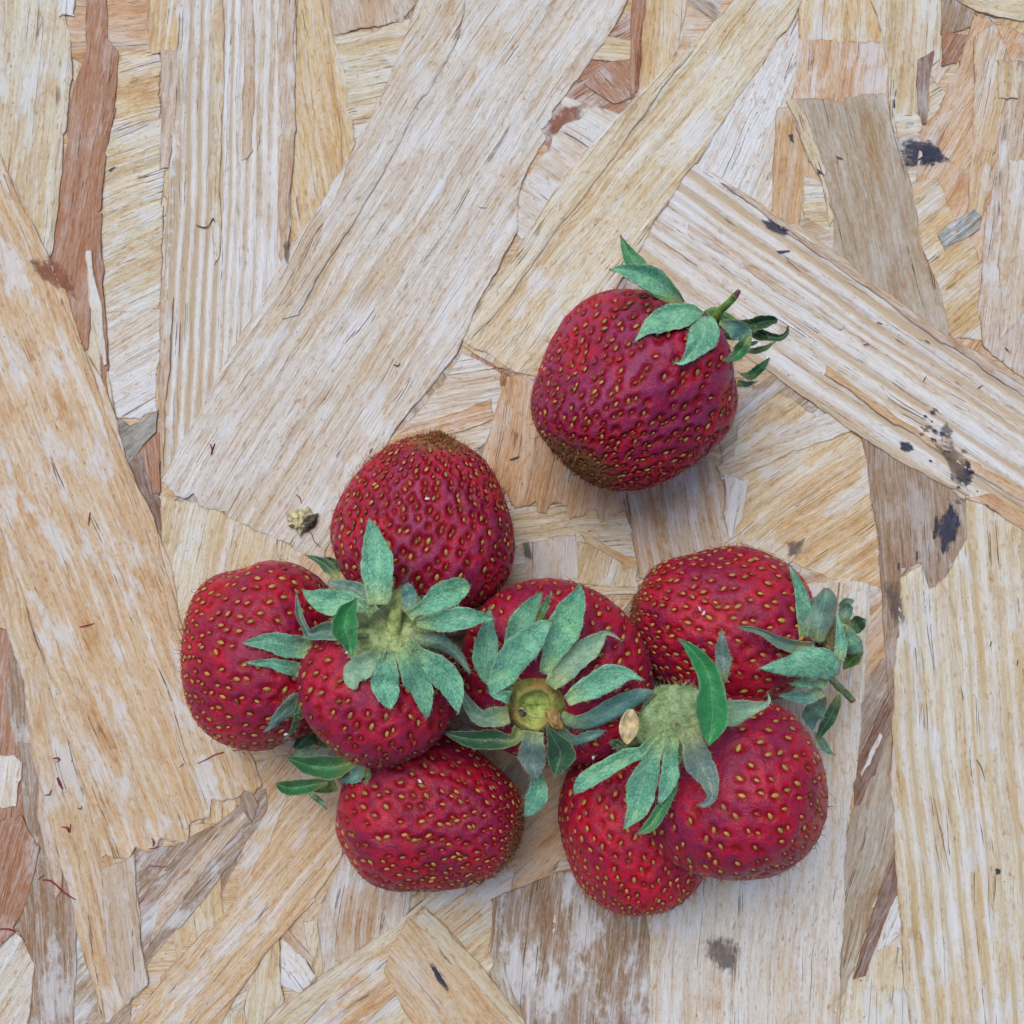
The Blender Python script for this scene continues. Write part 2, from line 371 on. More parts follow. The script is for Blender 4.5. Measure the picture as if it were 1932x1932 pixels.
    def low(i):
        if i not in bott:
            bott[i] = len(V); V.append([V3[i][0], V3[i][1], zb[i]-.03]); E.append(1.0)
        return bott[i]
    for k_, es in ec.items():
        if len(es) == 1:
            i, j = es[0]; F.append((j, i, low(i), low(j)))
    me = mkmesh(name, V, F, attrs={'edge': E, 'rib': list(rv)+[0]*(len(V)-len(rv))}, smooth=True)
    me.set_sharp_from_angle(angle=math.radians(50))
    o = link(name, me, mat or WOOD, board, (c[0], c[1], 0))
    o.rotation_euler = (0, 0, a)
    rc = lin(PAL[col]); j = 1+(random.random()-.5)*.06
    o.color = (rc[0]*j, rc[1]*j, rc[2]*j, streak)
    if label: o['label'] = label
    return o
def rect(cx, cy, ang, L, Wd):
    a = math.radians(ang); d = np.array([math.cos(a), math.sin(a)]); n = np.array([-d[1], d[0]]); c = np.array([cx, cy])
    t = random.uniform(-.25, .25); s = random.uniform(.75, 1.1)
    return [c-d*L/2-n*Wd/2, c+d*(L/2+t)-n*Wd/2*s, c+d*(L/2-t)+n*Wd/2*s, c-d*(L/2+t*.5)+n*Wd/2]
# solid core of the board
core = mkmesh('board_core', [(x, y, z) for z in (-1.5, .0) for x, y in ((-16, -16), (16, -16), (16, 16), (-16, 16))],
              [(0, 3, 2, 1), (4, 5, 6, 7), (0, 1, 5, 4), (1, 2, 6, 5), (2, 3, 7, 6), (3, 0, 4, 7)], attrs={'edge': [0]*8}, smooth=False)
co = link('board_core', core, WOOD, board); co.color = (*lin(PAL['tan']), .4)
# bottom layer of strands, the ones that show through the gaps and beyond the frame
kinds = ['tan', 'cream', 'pink', 'brown', 'or', 'grey', 'yel', 'lav', 'tan', 'cream', 'gb']
cells = [(i, j) for i in range(13) for j in range(13)]; random.shuffle(cells)
for (i, j) in cells:
    x = -10+i*20/12+random.uniform(-.6, .6); y = -10+j*20/12+random.uniform(-.6, .6)
    strand(rect(x, y, a_ := random.choice([random.uniform(55, 120), random.uniform(0, 180), random.uniform(30, 60)]), random.uniform(2.2, 4.5), random.uniform(.7, 1.5)),
           a_, random.choice(kinds), random.uniform(.2, .8), th=.006, pxl=False, fine=False, torn=.08)
STR = [
 # ---- upper left
 ([(120,-20),(290,-20),(285,95),(200,130),(118,100)], 5, 'or', .3), ([(196,90),(300,85),(300,250),(190,300),(200,180)], 12, 'yel', .5),
 ([(188,240),(305,215),(302,400),(186,420)], 22, 'cream', .8), ([(184,400),(302,385),(298,600),(196,610)], 25, 'cream', .7),
 ([(196,590),(300,580),(292,776),(262,790),(210,786)], 30, 'white', .6), ([(150,440),(186,440),(196,640),(212,800),(180,800),(150,640)], -84, 'cream', .5),
 ([(160,-20),(196,-20),(201,75),(220,98),(214,200),(192,300),(184,400),(176,520),(160,660),(138,640),(84,520),(98,400),(122,250),(134,150),(160,80)], 82, 'brown', .12),
 ([(186,60),(219,95),(212,215),(194,290),(186,380),(178,370),(190,250)], 80, 'brown', .1),
 ([(178,400),(190,400),(193,520),(200,700),(205,790),(192,780),(180,600)], -86, 'brown', .1),
 ([(160,470),(172,470),(186,570),(198,690),(190,690),(168,570)], -82, 'white', .4),
 ([(276,-20),(340,-20),(336,95),(278,95)], 84, 'yel', .6), ([(300,92),(333,90),(318,316),(298,318)], 85, 'pink', .3),
 ([(-20,-20),(103,-20),(128,70),(133,150),(117,250),(104,380),(92,480),(64,440),(40,380),(0,300),(-20,280)], 84, 'cream', .8),
 ([(103,-20),(140,-20),(137,30),(108,28)], 84, 'white', .5),
 ([(550,-20),(640,-20),(655,150),(668,275),(620,380),(545,500),(540,300)], -80, 'yel', .6), ([(566,-20),(600,-20),(636,180),(644,330),(600,410),(590,200)], -80, 'yel', .5),
 ([(625,60),(700,52),(790,25),(740,160),(680,290),(652,180)], 14, 'cream', .9), ([(618,-20),(800,-20),(760,35),(690,45),(628,62)], -80, 'pink', .4),
 ([(336,-20),(556,-20),(554,250),(546,430),(536,500),(520,640),(440,920),(300,900),(296,700),(304,520),(322,280)], 88, 'lav', .95),
 ([(523,-20),(557,-20),(553,250),(545,430),(534,500),(523,470),(526,250)], 88, 'pink', .7),
 ([(298,560),(322,560),(306,880),(297,860)], 87, 'pink', .5), ([(395,-20),(420,-20),(412,480),(398,500)], 89, 'cream', .9), ([(455,-20),(478,-20),(474,280),(457,300)], 89, 'pink', .3),
 ([(204,785),(240,800),(294,772),(292,815),(237,880),(215,830)], 38, 'dgrey', .2), ([(234,882),(268,852),(290,900),(300,960),(305,1060),(285,1000)], -72, 'dbrown', .2), ([(262,850),(295,815),(298,930),(285,930)], -80, 'brown', .2),
 # ---- lower area behind the big diagonals
 ([(296,935),(345,945),(420,965),(560,1035),(640,1030),(600,1120),(420,1220),(345,1240),(310,1080)], 78, 'cream', .5),
 ([(560,1040),(700,900),(760,830),(900,850),(950,960),(900,1200),(600,1200)], 66, 'tan', .4),
 ([(740,820),(830,725),(870,660),(945,705),(950,800),(900,850),(880,1000),(700,1000)], 12, 'lav', .6), ([(700,860),(780,800),(930,750),(935,790),(760,845),(690,900)], 16, 'or', .4),
 ([(860,620),(960,560),(1060,600),(1010,720),(940,690),(872,650)], 60, 'yel', .5),
 # ---- centre
 ([(950,950),(1195,960),(1205,1040),(1200,1120),(940,1130)], 8, 'cream', .6), ([(985,1025),(1090,1005),(1092,1090),(1000,1100)], 88, 'pink', .5), ([(1090,1020),(1205,1050),(1200,1110),(1092,1100)], 70, 'cream', .6),
 ([(1090,1003),(1125,1012),(1206,1062),(1202,1076),(1100,1018)], -31, 'yel', .4),
 ([(955,712),(1010,706),(1120,700),(1210,800),(1195,930),(1180,962),(1150,968),(1148,984),(1132,986),(1126,962),(1108,958),(1098,978),(1078,980),(1072,956),(1046,950),(1030,970),(1018,966),(1012,946),(990,958),(970,962),(930,900),(905,880)], 80, 'or', .3),
 ([(1165,900),(1370,860),(1398,1010),(1396,1080),(1205,1100),(1192,1000)], -80, 'pink', .7),
 ([(1350,790),(1480,690),(1580,770),(1480,830),(1400,900),(1365,900)], 42, 'grey', .7),
 ([(1390,800),(1475,740),(1640,835),(1655,1000),(1668,1110),(1600,1180),(1480,1100),(1370,1040),(1385,960)], 36, 'yel', .6),
 ([(1353,880),(1440,832),(1590,768),(1625,806),(1500,850),(1380,905),(1358,905)], 22, 'lav', .6), ([(1365,892),(1412,905),(1402,985),(1380,1020),(1368,960)], 78, 'white', .5),
 ([(1400,1020),(1560,1090),(1668,1110),(1672,1180),(1560,1240),(1480,1120)], 25, 'pink', .5),
 ([(1620,1185),(1690,1120),(1692,1290),(1618,1330)], 50, 'or', .3), ([(1612,1330),(1668,1240),(1692,1230),(1690,1300),(1640,1450),(1606,1500)], 62, 'gb', .3),
 # ---- right
 ([(1012,235),(1070,160),(1180,25),(1216,-20),(1212,110),(1205,200),(1150,230),(1080,265),(1035,280)], 30, 'brown', .4), ([(1080,60),(1204,70),(1205,110),(1090,108)], -5, 'cream', .6),
 ([(1065,180),(1170,212),(1110,310),(1030,420),(985,450),(968,430),(982,352),(1045,265)], -32, 'lav', .7),
 ([(1195,-20),(1300,-20),(1290,60),(1260,130),(1200,190),(1206,80)], 86, 'yel', .4), ([(1148,115),(1205,108),(1202,180),(1160,190),(1100,150)], 130, 'brown', .4),
 ([(1475,60),(1520,15),(1516,190),(1498,225),(1480,300),(1455,400),(1400,380),(1280,340),(1370,180)], 66, 'white', .9),
 ([(1512,-20),(1680,-20),(1675,75),(1512,72)], 86, 'yel', .7), ([(1510,72),(1690,78),(1682,190),(1492,192)], 86, 'or', .6), ([(1470,200),(1545,190),(1575,420),(1530,470),(1455,400)], 84, 'tan', .4),
 ([(1515,330),(1580,350),(1590,470),(1518,430)], 0, 'cream', .6), ([(1515,400),(1590,450),(1600,520),(1500,450)], 15, 'pink', .5),
 ([(1642,-20),(1786,-20),(1778,110),(1760,120),(1738,240),(1735,270),(1688,255),(1676,110)], 87, 'cream', .6), ([(1736,110),(1768,90),(1752,230),(1733,232)], 86, 'dbrown', .3),
 ([(1690,210),(1735,212),(1742,240),(1735,256),(1690,252)], 2, 'cream', .6), ([(1690,255),(1750,250),(1748,345),(1700,350)], 4, 'lav', .6),
 ([(1782,-20),(1850,-20),(1845,45),(1780,60)], 75, 'gb', .4), ([(1780,52),(1830,60),(1810,110),(1778,120)], 60, 'brown', .3),
 ([(1840,20),(1960,70),(1960,560),(1870,680),(1800,640),(1745,440),(1735,340),(1740,250),(1780,190),(1815,110)], 60, 'or', .4),
 ([(1700,350),(1770,330),(1850,480),(1870,640),(1800,640),(1748,470)], 40, 'yel', .5),
 ([(1892,122),(1960,120),(1960,730),(1860,650),(1848,560),(1868,380),(1888,300)], 83, 'pink', .8), ([(1905,300),(1960,300),(1960,560),(1890,640),(1888,500)], 82, 'lav', .7), ([(1845,60),(1880,40),(1920,130),(1880,290),(1850,430),(1830,420)], 78, 'tan', .5),
 ([(1786,-20),(1960,-20),(1960,44),(1850,16)], -12, 'cream', .5), ([(1885,110),(1932,112),(1925,180),(1888,182)], 88, 'cream', .4),
 ([(1774,442),(1790,424),(1842,391),(1853,404),(1850,425),(1838,440),(1785,472)], 36, 'blue', .7),
 ([(1622,800),(1720,862),(1832,945),(1832,1010),(1800,1065),(1782,1100),(1752,1106),(1742,1062),(1706,1072),(1700,1200),(1692,1330),(1682,1320),(1666,1110),(1655,980)], -87, 'gb', .25),
 ([(1488,188),(1530,182),(1600,183),(1672,173),(1680,210),(1692,250),(1722,350),(1744,460),(1776,540),(1796,640),(1720,600),(1575,500),(1572,400),(1560,350),(1530,300),(1512,250)], -77, 'grey', .25),
 ([(1485,186),(1500,186),(1535,240),(1562,330),(1572,420),(1566,425),(1550,345),(1510,250)], -70, 'cream', .2),
 ([(1315,305),(1345,325),(1500,420),(1750,600),(1960,735),(1960,1000),(1880,965),(1800,920),(1700,868),(1640,830),(1560,775),(1450,700),(1370,640),(1150,500),(1160,380),(1240,330)], -34, 'lav', .95),
 ([(1360,345),(1375,350),(1560,470),(1800,640),(1960,740),(1960,760),(1780,645),(1540,475)], -34, 'pink', .4),
 ([(1300,420),(1420,500),(1600,610),(1590,622),(1400,505),(1298,440)], -33, 'lav', .6),
 ([(1560,690),(1700,790),(1860,880),(1960,940),(1960,960),(1840,890),(1690,800),(1555,705)], -32, 'tan', .4),
 ([(1195,-20),(1222,-20),(1205,170),(1190,185)], 86, 'brown', .2),
 ([(1290,95),(1395,-20),(1524,-20),(1482,60),(1385,190),(1312,310),(1235,415),(1190,500),(1100,640),(1020,712),(950,690),(872,640),(890,580),(1005,420),(1090,300),(1190,185)], 51, 'cream', .75),
 ([(1290,95),(1310,90),(1150,300),(960,560),(890,640),(875,628),(900,575),(1090,300)], 52, 'cream', .3),
 # ---- bottom
 ([(480,1440),(640,1400),(760,1560),(700,1700),(600,1800),(470,1900),(440,1700)], 55, 'tan', .5),
 ([(720,1600),(780,1660),(765,1735),(700,1800),(640,1850),(595,1850),(600,1740),(640,1620)], 84, 'pink', .5), ([(570,1740),(600,1735),(606,1840),(590,1850)], 80, 'cream', .5), ([(530,1775),(555,1770),(595,1850),(560,1880),(520,1860)], -55, 'white', .8), ([(510,1745),(540,1750),(590,1810),(585,1830),(560,1800)], -48, 'pink', .3),
 ([(480,1845),(510,1770),(525,1775),(535,1900),(470,1960),(455,1900)], 82, 'cream', .6),
 ([(250,1610),(330,1600),(400,1560),(500,1490),(500,1530),(430,1640),(330,1760),(270,1830),(240,1700)], 46, 'gb', .6), ([(300,1690),(420,1560),(475,1520),(470,1545),(340,1700),(275,1790)], 48, 'pink', .4),
 ([(100,1960),(110,1700),(150,1700),(240,1880),(240,1960)], 46, 'grey', .9),
 ([(225,1960),(300,1850),(440,1700),(500,1600),(545,1500),(640,1400),(660,1500),(642,1620),(590,1700),(500,1800),(400,1960)], 49, 'tan', .5),
 ([(445,1485),(470,1490),(490,1520),(470,1560),(450,1530)], -70, 'gb', .2),
 ([(920,1700),(985,1500),(1080,1400),(1065,1600),(1045,1650),(960,1700),(930,1720)], 38, 'or', .15),
 ([(470,1960),(600,1850),(760,1735),(860,1650),(950,1670),(935,1720),(920,1800),(950,1880),(985,1960)], 38, 'cream', .5), ([(640,1870),(740,1780),(980,1620),(960,1690),(800,1830),(660,1960),(540,1960)], 38, 'tan', .6),
 ([(925,1700),(960,1685),(1045,1650),(1250,1650),(1232,1800),(1238,1960),(992,1960),(945,1870),(925,1790)], 84, 'gb', .8),
 ([(925,1840),(945,1800),(1000,1960),(960,1960)], -75, 'grey', .4),
 ([(768,1738),(800,1718),(850,1760),(905,1825),(990,1935),(1000,1960),(790,1960),(745,1880),(720,1835)], -52, 'tan', .3),
 ([(768,1736),(800,1718),(850,1760),(905,1825),(990,1935),(980,1950),(890,1850),(830,1780)], -50, 'cream', .3),
 ([(1600,1860),(1640,1790),(1690,1790),(1712,1800),(1720,1960),(1585,1960)], 86, 'cream', .8), ([(1640,1800),(1680,1700),(1712,1680),(1706,1745),(1700,1770),(1650,1812)], 66, 'white', .4),
 ([(1600,1580),(1640,1430),(1692,1270),(1694,1500),(1690,1610),(1650,1720),(1605,1850),(1590,1900),(1596,1700)], 76, 'grey', .2),
 ([(1612,1522),(1617,1440),(1690,1290),(1694,1330),(1650,1470),(1626,1525)], 66, 'dbrown', .2), ([(1628,1462),(1660,1385),(1666,1390),(1640,1450),(1630,1475)], 68, 'white', .1),
 ([(1613,1852),(1640,1760),(1692,1600),(1700,1690),(1660,1770),(1632,1850)], 68, 'dbrown', .15),
 ([(1200,1100),(1640,1100),(1645,1180),(1630,1330),(1614,1480),(1602,1600),(1594,1760),(1586,1960),(1228,1960),(1226,1800),(1190,1500)], 87, 'lav', .7),
 ([(1826,935),(1870,955),(1960,1010),(1960,1960),(1722,1960),(1708,1860),(1694,1650),(1684,1500),(1682,1350),(1697,1200),(1704,1085),(1742,1066),(1756,1112),(1790,1090),(1832,1015)], -85, 'cream', .9),
 ([(1815,940),(1870,958),(1940,1000),(1960,1012),(1960,980),(1880,935)], -35, 'or', .2),
 # ---- left edge
 ([(-20,1180),(30,1200),(60,1400),(60,1560),(40,1700),(-20,1720)], 84, 'brown', .3), ([(10,1180),(45,1200),(70,1400),(66,1440),(30,1420),(10,1330)], -84, 'gb', .5),
 ([(30,1400),(90,1420),(150,1700),(130,1960),(40,1960),(25,1800),(50,1650)], -86, 'gb', .5), ([(70,1420),(100,1500),(112,1690),(100,1700),(70,1550)], -84, 'pink', .6),
 ([(-20,1425),(20,1428),(36,1440),(34,1480),(26,1525),(-20,1530)], 83, 'white', .4), ([(-20,1560),(40,1540),(70,1600),(50,1700),(20,1760),(-20,1800)], 76, 'brown', .3),
 ([(-20,1800),(30,1760),(60,1820),(50,1960),(-20,1960)], 60, 'lav', .5),
 ([(-20,980),(0,1000),(42,1130),(92,1300),(152,1480),(192,1600),(246,1610),(262,1750),(276,1862),(250,1890),(198,1935),(180,1905),(140,1750),(96,1570),(60,1430),(40,1280),(-20,1120)], -76, 'tan', .5),
 ([(185,1640),(250,1612),(262,1750),(276,1862),(230,1900),(200,1800)], -82, 'pink', .3),
 # ---- the great diagonals on top
 ([(-20,270),(0,300),(60,425),(118,545),(152,650),(200,740),(232,860),(290,985),(325,1090),(345,1200),(400,1330),(452,1395),(478,1440),(492,1488),(478,1500),(455,1492),(440,1512),(395,1512),(392,1545),(352,1560),(350,1590),(300,1585),(282,1608),(250,1600),(240,1622),(190,1620),(150,1480),(90,1300),(42,1130),(-20,960)], -69, 'tan', .75),
 ([(110,560),(152,650),(232,860),(290,985),(345,1200),(400,1330),(470,1440),(452,1430),(380,1330),(322,1190),(270,990),(215,870)], -68, 'tan', .3),
 ([(795,-20),(1188,-20),(1172,25),(1085,150),(1040,215),(1022,240),(1032,262),(1000,310),(985,350),(974,430),(930,520),(860,665),(740,820),(700,880),(610,1050),(562,1040),(512,1012),(470,1000),(420,968),(372,955),(362,928),(345,940),(322,928),(303,908),(330,850),(440,650),(530,490),(660,290),(740,130)], 57, 'lav', .9),
 ([(795,-20),(880,-20),(868,60),(800,180),(722,320),(650,440),(560,590),(530,600),(600,440),(660,290),(740,130)], 58, 'lav', .5),
]
SL = {66: None}
for k, (pts, ang, col, st) in enumerate(STR):
    big = len(pts) > 10
    strand(pts, ang, col, st, th=.024 if st > .85 and big and ang != 57 else (.013 if big else .010), rib=.005, torn=.030 if big else .022, ribs={88: 1.0, -34: .95, 57: .28, -85: .6}.get(ang, .5) if st > .85 and big else 0)
# fine splinters lying loose in the surface, parallel to the strand they came off
for k in range(0):
    x = rng.uniform(-8, 8); y = rng.uniform(-8, 8); a_ = random.choice([57, 51, -34, 88, -69, -80, 84, 40])
    o = strand(rect(x, y, a_+random.uniform(-3, 3), random.uniform(.5, 1.8), random.uniform(.05, .13)), a_, random.choice(['cream', 'pink', 'tan', 'lav', 'yel']), .4, th=.006, pxl=False, fine=True, torn=.05, rib=.001)
def hboard(x, y):
    i = int((x+GR/2)/GR*GN); j = int((y+GR/2)/GR*GN); return float(HM[np.clip(j, 0, GN-1), np.clip(i, 0, GN-1)])
ZB = float(np.median(HM[150:350, 150:350]))
print('board height', ZB, HM.max())
# stains soaked into the face of the board
def stain(pts, ang, mat, zoff=.004, n=None):
    w = [P(x, y, .15) for x, y in pts]; c = sum(w, Vector())/len(w)
    a = math.radians(ang); ca, sa = math.cos(a), math.sin(a)
    L = []
    for i in range(len(w)):
        p, q = w[i]-c, w[(i+1) % len(w)]-c
        for k in range(6):
            r = p.lerp(q, k/6)*(1+random.uniform(-.08, .08)); L.append((r.x*ca+r.y*sa, -r.x*sa+r.y*ca))
    V = []; E = []; nl = len(L)
    for s, e in ((1.0, 1.0), (.8, .6), (.55, .2), (.25, 0)):
        for x, y in L: 
            wx = c.x+(x*ca-y*sa)*s; wy = c.y+(x*sa+y*ca)*s
            V.append((x*s, y*s, hboard(wx, wy)+zoff)); E.append(e)
    V.append((0, 0, hboard(c.x, c.y)+zoff)); E.append(0)
    F = [(k*nl+i, k*nl+(i+1) % nl, (k+1)*nl+(i+1) % nl, (k+1)*nl+i) for k in range(3) for i in range(nl)]+[(3*nl+i, 3*nl+(i+1) % nl, 4*nl) for i in range(nl)]
    # smooth the sheet heights so that it drapes over the steps
    o = link('stain', mkmesh('stain', V, F, attrs={'edge': E}), mat, board, (c.x, c.y, 0)); o.rotation_euler = (0, 0, a); return o
stain([(1688,255),(1725,250),(1750,258),(1790,290),(1808,302),(1795,310),(1755,316),(1695,318)], 5, INK)
stain([(1735,258),(1752,252),(1780,272),(1808,302),(1780,305),(1740,312)], 5, INK, .007)
stain([(1425,405),(1455,408),(1490,430),(1508,448),(1480,445),(1450,430)], -34, INK)
stain([(1462,470),(1495,468),(1498,474),(1470,478)], 2, INK); stain([(1540,312),(1556,322),(1560,330),(1544,326)], -40, INK)
stain([(1578,288),(1595,295),(1596,300),(1582,296)], -30, INK); stain([(1488,248),(1500,246),(1502,268),(1494,266)], -70, INK)
stain([(1690,180),(1694,180),(1695,202),(1689,200)], 88, INK); stain([(1698,830),(1722,828),(1735,850),(1715,858),(1700,848)], -20, INK)
stain([(1775,808),(1790,790),(1808,815),(1800,830)], -20, DIRT); stain([(1750,820),(1800,815),(1845,880),(1835,935),(1800,925),(1790,870)], -34, DIRT, .006)
stain([(1800,880),(1835,868),(1848,900),(1830,925),(1805,905)], 30, INK); stain([(1765,985),(1800,945),(1822,950),(1820,1005),(1790,1060),(1770,1030)], 78, INK)
stain([(1320,1770),(1390,1760),(1412,1800),(1395,1850),(1360,1850),(1330,1810)], 86, DIRT); stain([(1882,1640),(1895,1642),(1896,1655),(1883,1656)], 0, INK, .006)
stain([(800,1808),(812,1812),(835,1850),(856,1882),(850,1888),(825,1862)], -55, INK); stain([(1022,230),(1060,188),(1120,180),(1110,215),(1060,235),(1040,262),(1026,262)], 40, RUST)
stain([(40,480),(90,470),(140,520),(150,570),(100,550),(50,510)], -60, RUST, .005); stain([(196,318),(212,308),(216,312),(202,322)], 20, INK)
for x, y, l, w_ in [(1772, 990, 26, 4), (1800, 965, 22, 5), (1812, 985, 16, 4), (1785, 1030, 22, 4), (1735, 1050, 14, 2), (1700, 1070, 10, 2), (1768, 1010, 12, 3), (1806, 1012, 16, 3)]:
    stain([(x-w_, y-l), (x+w_, y-l*.8), (x+w_*1.3, y+l*.3), (x, y+l), (x-w_*1.2, y+l*.5)], 80, INK, .008)
for k in range(34):
    t = random.random(); x = 1745+100*t+random.gauss(0, 18); y = 800+110*t+random.gauss(0, 26); r = random.uniform(2, 6)
    stain([(x-r*1.6, y-r), (x+r, y-r*.8), (x+r*1.8, y+r), (x-r*.5, y+r*.9)], -34, random.choice([INK, DIRT]), .005+.0004*k)
stain([(1660,1090),(1700,1080),(1720,1180),(1690,1200)], 88, DIRT); stain([(1480,1020),(1530,1010),(1520,1050),(1490,1055)], 20, DIRT)
stain([(980,1020),(1000,1015),(1010,1060),(990,1058)], 80, DIRT); stain([(760,220),(740,260),(732,280),(745,250)], 60, RUST)
stain([(1215,2),(1216,100),(1204,180),(1196,180),(1204,90)], 87, RUST); stain([(530,455),(548,430),(544,500),(535,500)], 86, DIRT)

# ================================================================ strawberries
CAM = Vector((0, 0, CAMH))
seed_me = None
def make_seed_mesh():
    V = []; F = []; n = 8
    prof = [(-1, 0), (-.85, .42), (-.4, .86), (.1, 1.0), (.55, .74), (.85, .36), (1.05, 0)]
    for x, r in prof:
        if r == 0: V.append((x, 0, 0))
        else:
            for k in range(n):
                t = 2*math.pi*k/n; V.append((x, math.cos(t)*r*.60, math.sin(t)*r*.42))
    idx = [0]; 
    for i in range(5): idx.append(1+i*n)
    last = 1+5*n
    for k in range(n): F.append((0, 1+(k+1) % n, 1+k))
    for i in range(4):
        for k in range(n): a = 1+i*n+k; b = 1+i*n+(k+1) % n; F.append((a, b, b+n, a+n))
    for k in range(n): F.append((1+4*n+k, 1+4*n+(k+1) % n, last))
    return V, F
SV, SF = make_seed_mesh(); seed_me = mkmesh('seed', SV, SF); seed_me.materials.append(SEED)
SVn = np.array(SV)
def threads(starts, dirs, length, rad, bend, name, mat, parent, loc, segs=4):
    """many thin curved hairs as one mesh"""
    n = len(starts); starts = np.asarray(starts); dirs = np.asarray(dirs); dirs = dirs/np.linalg.norm(dirs, axis=1)[:, None]
    length = np.broadcast_to(length, (n,)); b = rng.normal(size=(n, 3)); b -= (b*dirs).sum(1)[:, None]*dirs; b /= np.linalg.norm(b, axis=1)[:, None]
    s2 = np.cross(dirs, b); V = []
    for k in range(segs):
        t = k/(segs-1); c = starts+dirs*(length*t)[:, None]+b*(length*bend*t*t)[:, None]
        r = rad*(1-.8*t)
        for j in range(3):
            a = 2*math.pi*j/3; V.append(c+b*(r*math.cos(a))+s2*(r*math.sin(a)))
    V = np.stack(V, 1).reshape(-1, 3); m = segs*3; F = []
    base = np.arange(n)*m
    for k in range(segs-1):
        for j in range(3):
            a = k*3+j; c = k*3+(j+1) % 3; F.append(np.stack([base+a, base+c, base+c+3, base+a+3], 1))
    F = np.concatenate(F, 0)
    o = link(name, mkmesh(name, V-np.array(loc), F), mat, parent); o['kind'] = 'stuff'; return o
BODY = {}
def berry(key, px, py, zc, R, axis, a_stem, a_tip, p_stem=.78, p_tip=1.0, N=260, tipdens=2.5, tipgreen=0.0, label='', tint=(1, 1, 1), olive=.8, lump=.05, seed=1, flat=0.0, seed_s=.055, pit=.030, shear=(0, 0), net=.25, dimple=.30):
    N = int(N*1.32); seed_s *= .77; pit *= .85; rg = np.random.default_rng(seed)
    zc = zc+ZB; C = P(px, py, zc)
    s = Vector(axis).normalized(); q = s.to_track_quat('Z', 'Y'); M = np.array(q.to_matrix())
    ph = rg.random((5, 3))*6; fr = rg.normal(size=(5, 3))*1.4
    def surf(phi, th):
        cz = np.cos(phi); sn = np.maximum(np.sin(phi), 0)
        up = cz > 0
        r = np.where(up, sn**p_stem, sn**p_tip)
        # conical narrowing to the tip
        r = r*np.where(up, 1.0, 1-.10*(1-np.abs(cz))*np.abs(cz)*4*.35)
        z = np.where(up, cz*a_stem, cz*a_tip)
        z = z-np.where(up, dimple*a_stem*np.exp(-(r/.30)**2), 0)      # the hollow round the stem
        X = np.stack([r*np.cos(th)*R, r*np.sin(th)*R*(1-flat), z], -1)
        u = np.stack([sn*np.cos(th), sn*np.sin(th), cz], -1)
        l = sum(np.sin((u*fr[k]).sum(-1)*2+ph[k, 0]) for k in range(5))*lump*.5
        X = X*(1+l[..., None]*np.minimum(1, .25+sn)[..., None])
        X[..., 0] += shear[0]*z*np.abs(z)/R*.3; X[..., 1] += shear[1]*z*np.abs(z)/R*.3
        return X
    # achene positions: golden-angle spiral, crowding towards the tip
    f = np.linspace(.001, math.pi-.001, 800); tz = surf(f, np.zeros_like(f)); ds = np.linalg.norm(np.gradient(tz, axis=0), axis=1)
    rr = np.hypot(tz[:, 0], tz[:, 1]); dens = 1+(tipdens-1)*np.clip((f-1.2)/1.9, 0, 1)**1.6
    dens = dens*np.clip((f-.38)/.25, 0, 1); w = rr*ds*dens; cum = np.cumsum(w)/w.sum()
    kk = (np.arange(N)+.5)/N; sp = np.interp(kk, cum, f)+rg.normal(size=N)*.020; st = (np.arange(N)*2.39996+rg.normal(size=N)*.042) % (2*math.pi)
    sd_ = np.interp(sp, f, dens)
    SP = surf(sp, st)
    e = 1e-3; dph = surf(sp+e, st)-surf(sp-e, st); dth = surf(sp, st+e)-surf(sp, st-e)
    tan = dph/np.linalg.norm(dph, axis=1)[:, None]; nr = np.cross(dph, dth); nr /= np.linalg.norm(nr, axis=1)[:, None]
    nr *= np.sign((nr*SP).sum(1))[:, None]
    size = seed_s*np.clip(1.12/sd_**.28, .55, 1.2)*rg.uniform(.74, 1.18, N)
    # dense body with a real pit round every achene
    nf, nt = 190, 280
    PH, TH = np.meshgrid(np.linspace(0.004, math.pi-.004, nf), np.linspace(0, 2*math.pi, nt, endpoint=False), indexing='ij')
    X = surf(PH, TH).reshape(-1, 3)
    dpf = (surf(PH+e, TH)-surf(PH-e, TH)).reshape(-1, 3); dtf = (surf(PH, TH+e)-surf(PH, TH-e)).reshape(-1, 3)
    nn = np.cross(dpf, dtf); nn /= np.maximum(1e-9, np.linalg.norm(nn, axis=1))[:, None]; nn *= np.sign((nn*X).sum(1)+1e-9)[:, None]
    pitv = np.zeros(len(X), dtype=np.float32); bestd = np.full(len(X), 9., dtype=np.float32)
    for i in range(N):
        d = X-SP[i]; dd = (d*d).sum(1); near = dd < (size[i]*3.2)**2
        ii = np.nonzero(near)[0]
        if len(ii) == 0: continue
        dl = d[ii]; al = dl@tan[i]; r2 = dd[ii]-al*al
        v = np.exp(-((al/(size[i]*1.75))**2+r2/(size[i]*1.30)**2)**1.4)
        pitv[ii] = np.maximum(pitv[ii], v)
    depth = pit*np.clip(1.5-np.interp(PH.ravel(), f, dens)/tipdens, .25, 1)
    u = X/np.linalg.norm(X, axis=1)[:, None]
    wr = np.zeros(len(X))
    for k in range(10):
        fv = rg.normal(size=3)*(4+k*1.3); wr += np.sin(X@fv+rg.random()*6)/(1+k*.3)
    Xd = X+nn*(-pitv*depth*1.35+.010*(1-pitv)+wr*.0035)[:, None]
    tipv = np.clip((PH.ravel()-(math.pi-.80))/.6, 0, 1)*tipgreen
    shv = np.clip((.6-PH.ravel())/.5, 0, 1)
    Wd = Xd@M.T+np.array(C)
    base = Vector((C.x, C.y, ZB))
    root = tag(link('strawberry', None, loc=base), label, 'strawberry', 'ripe strawberries on the board')
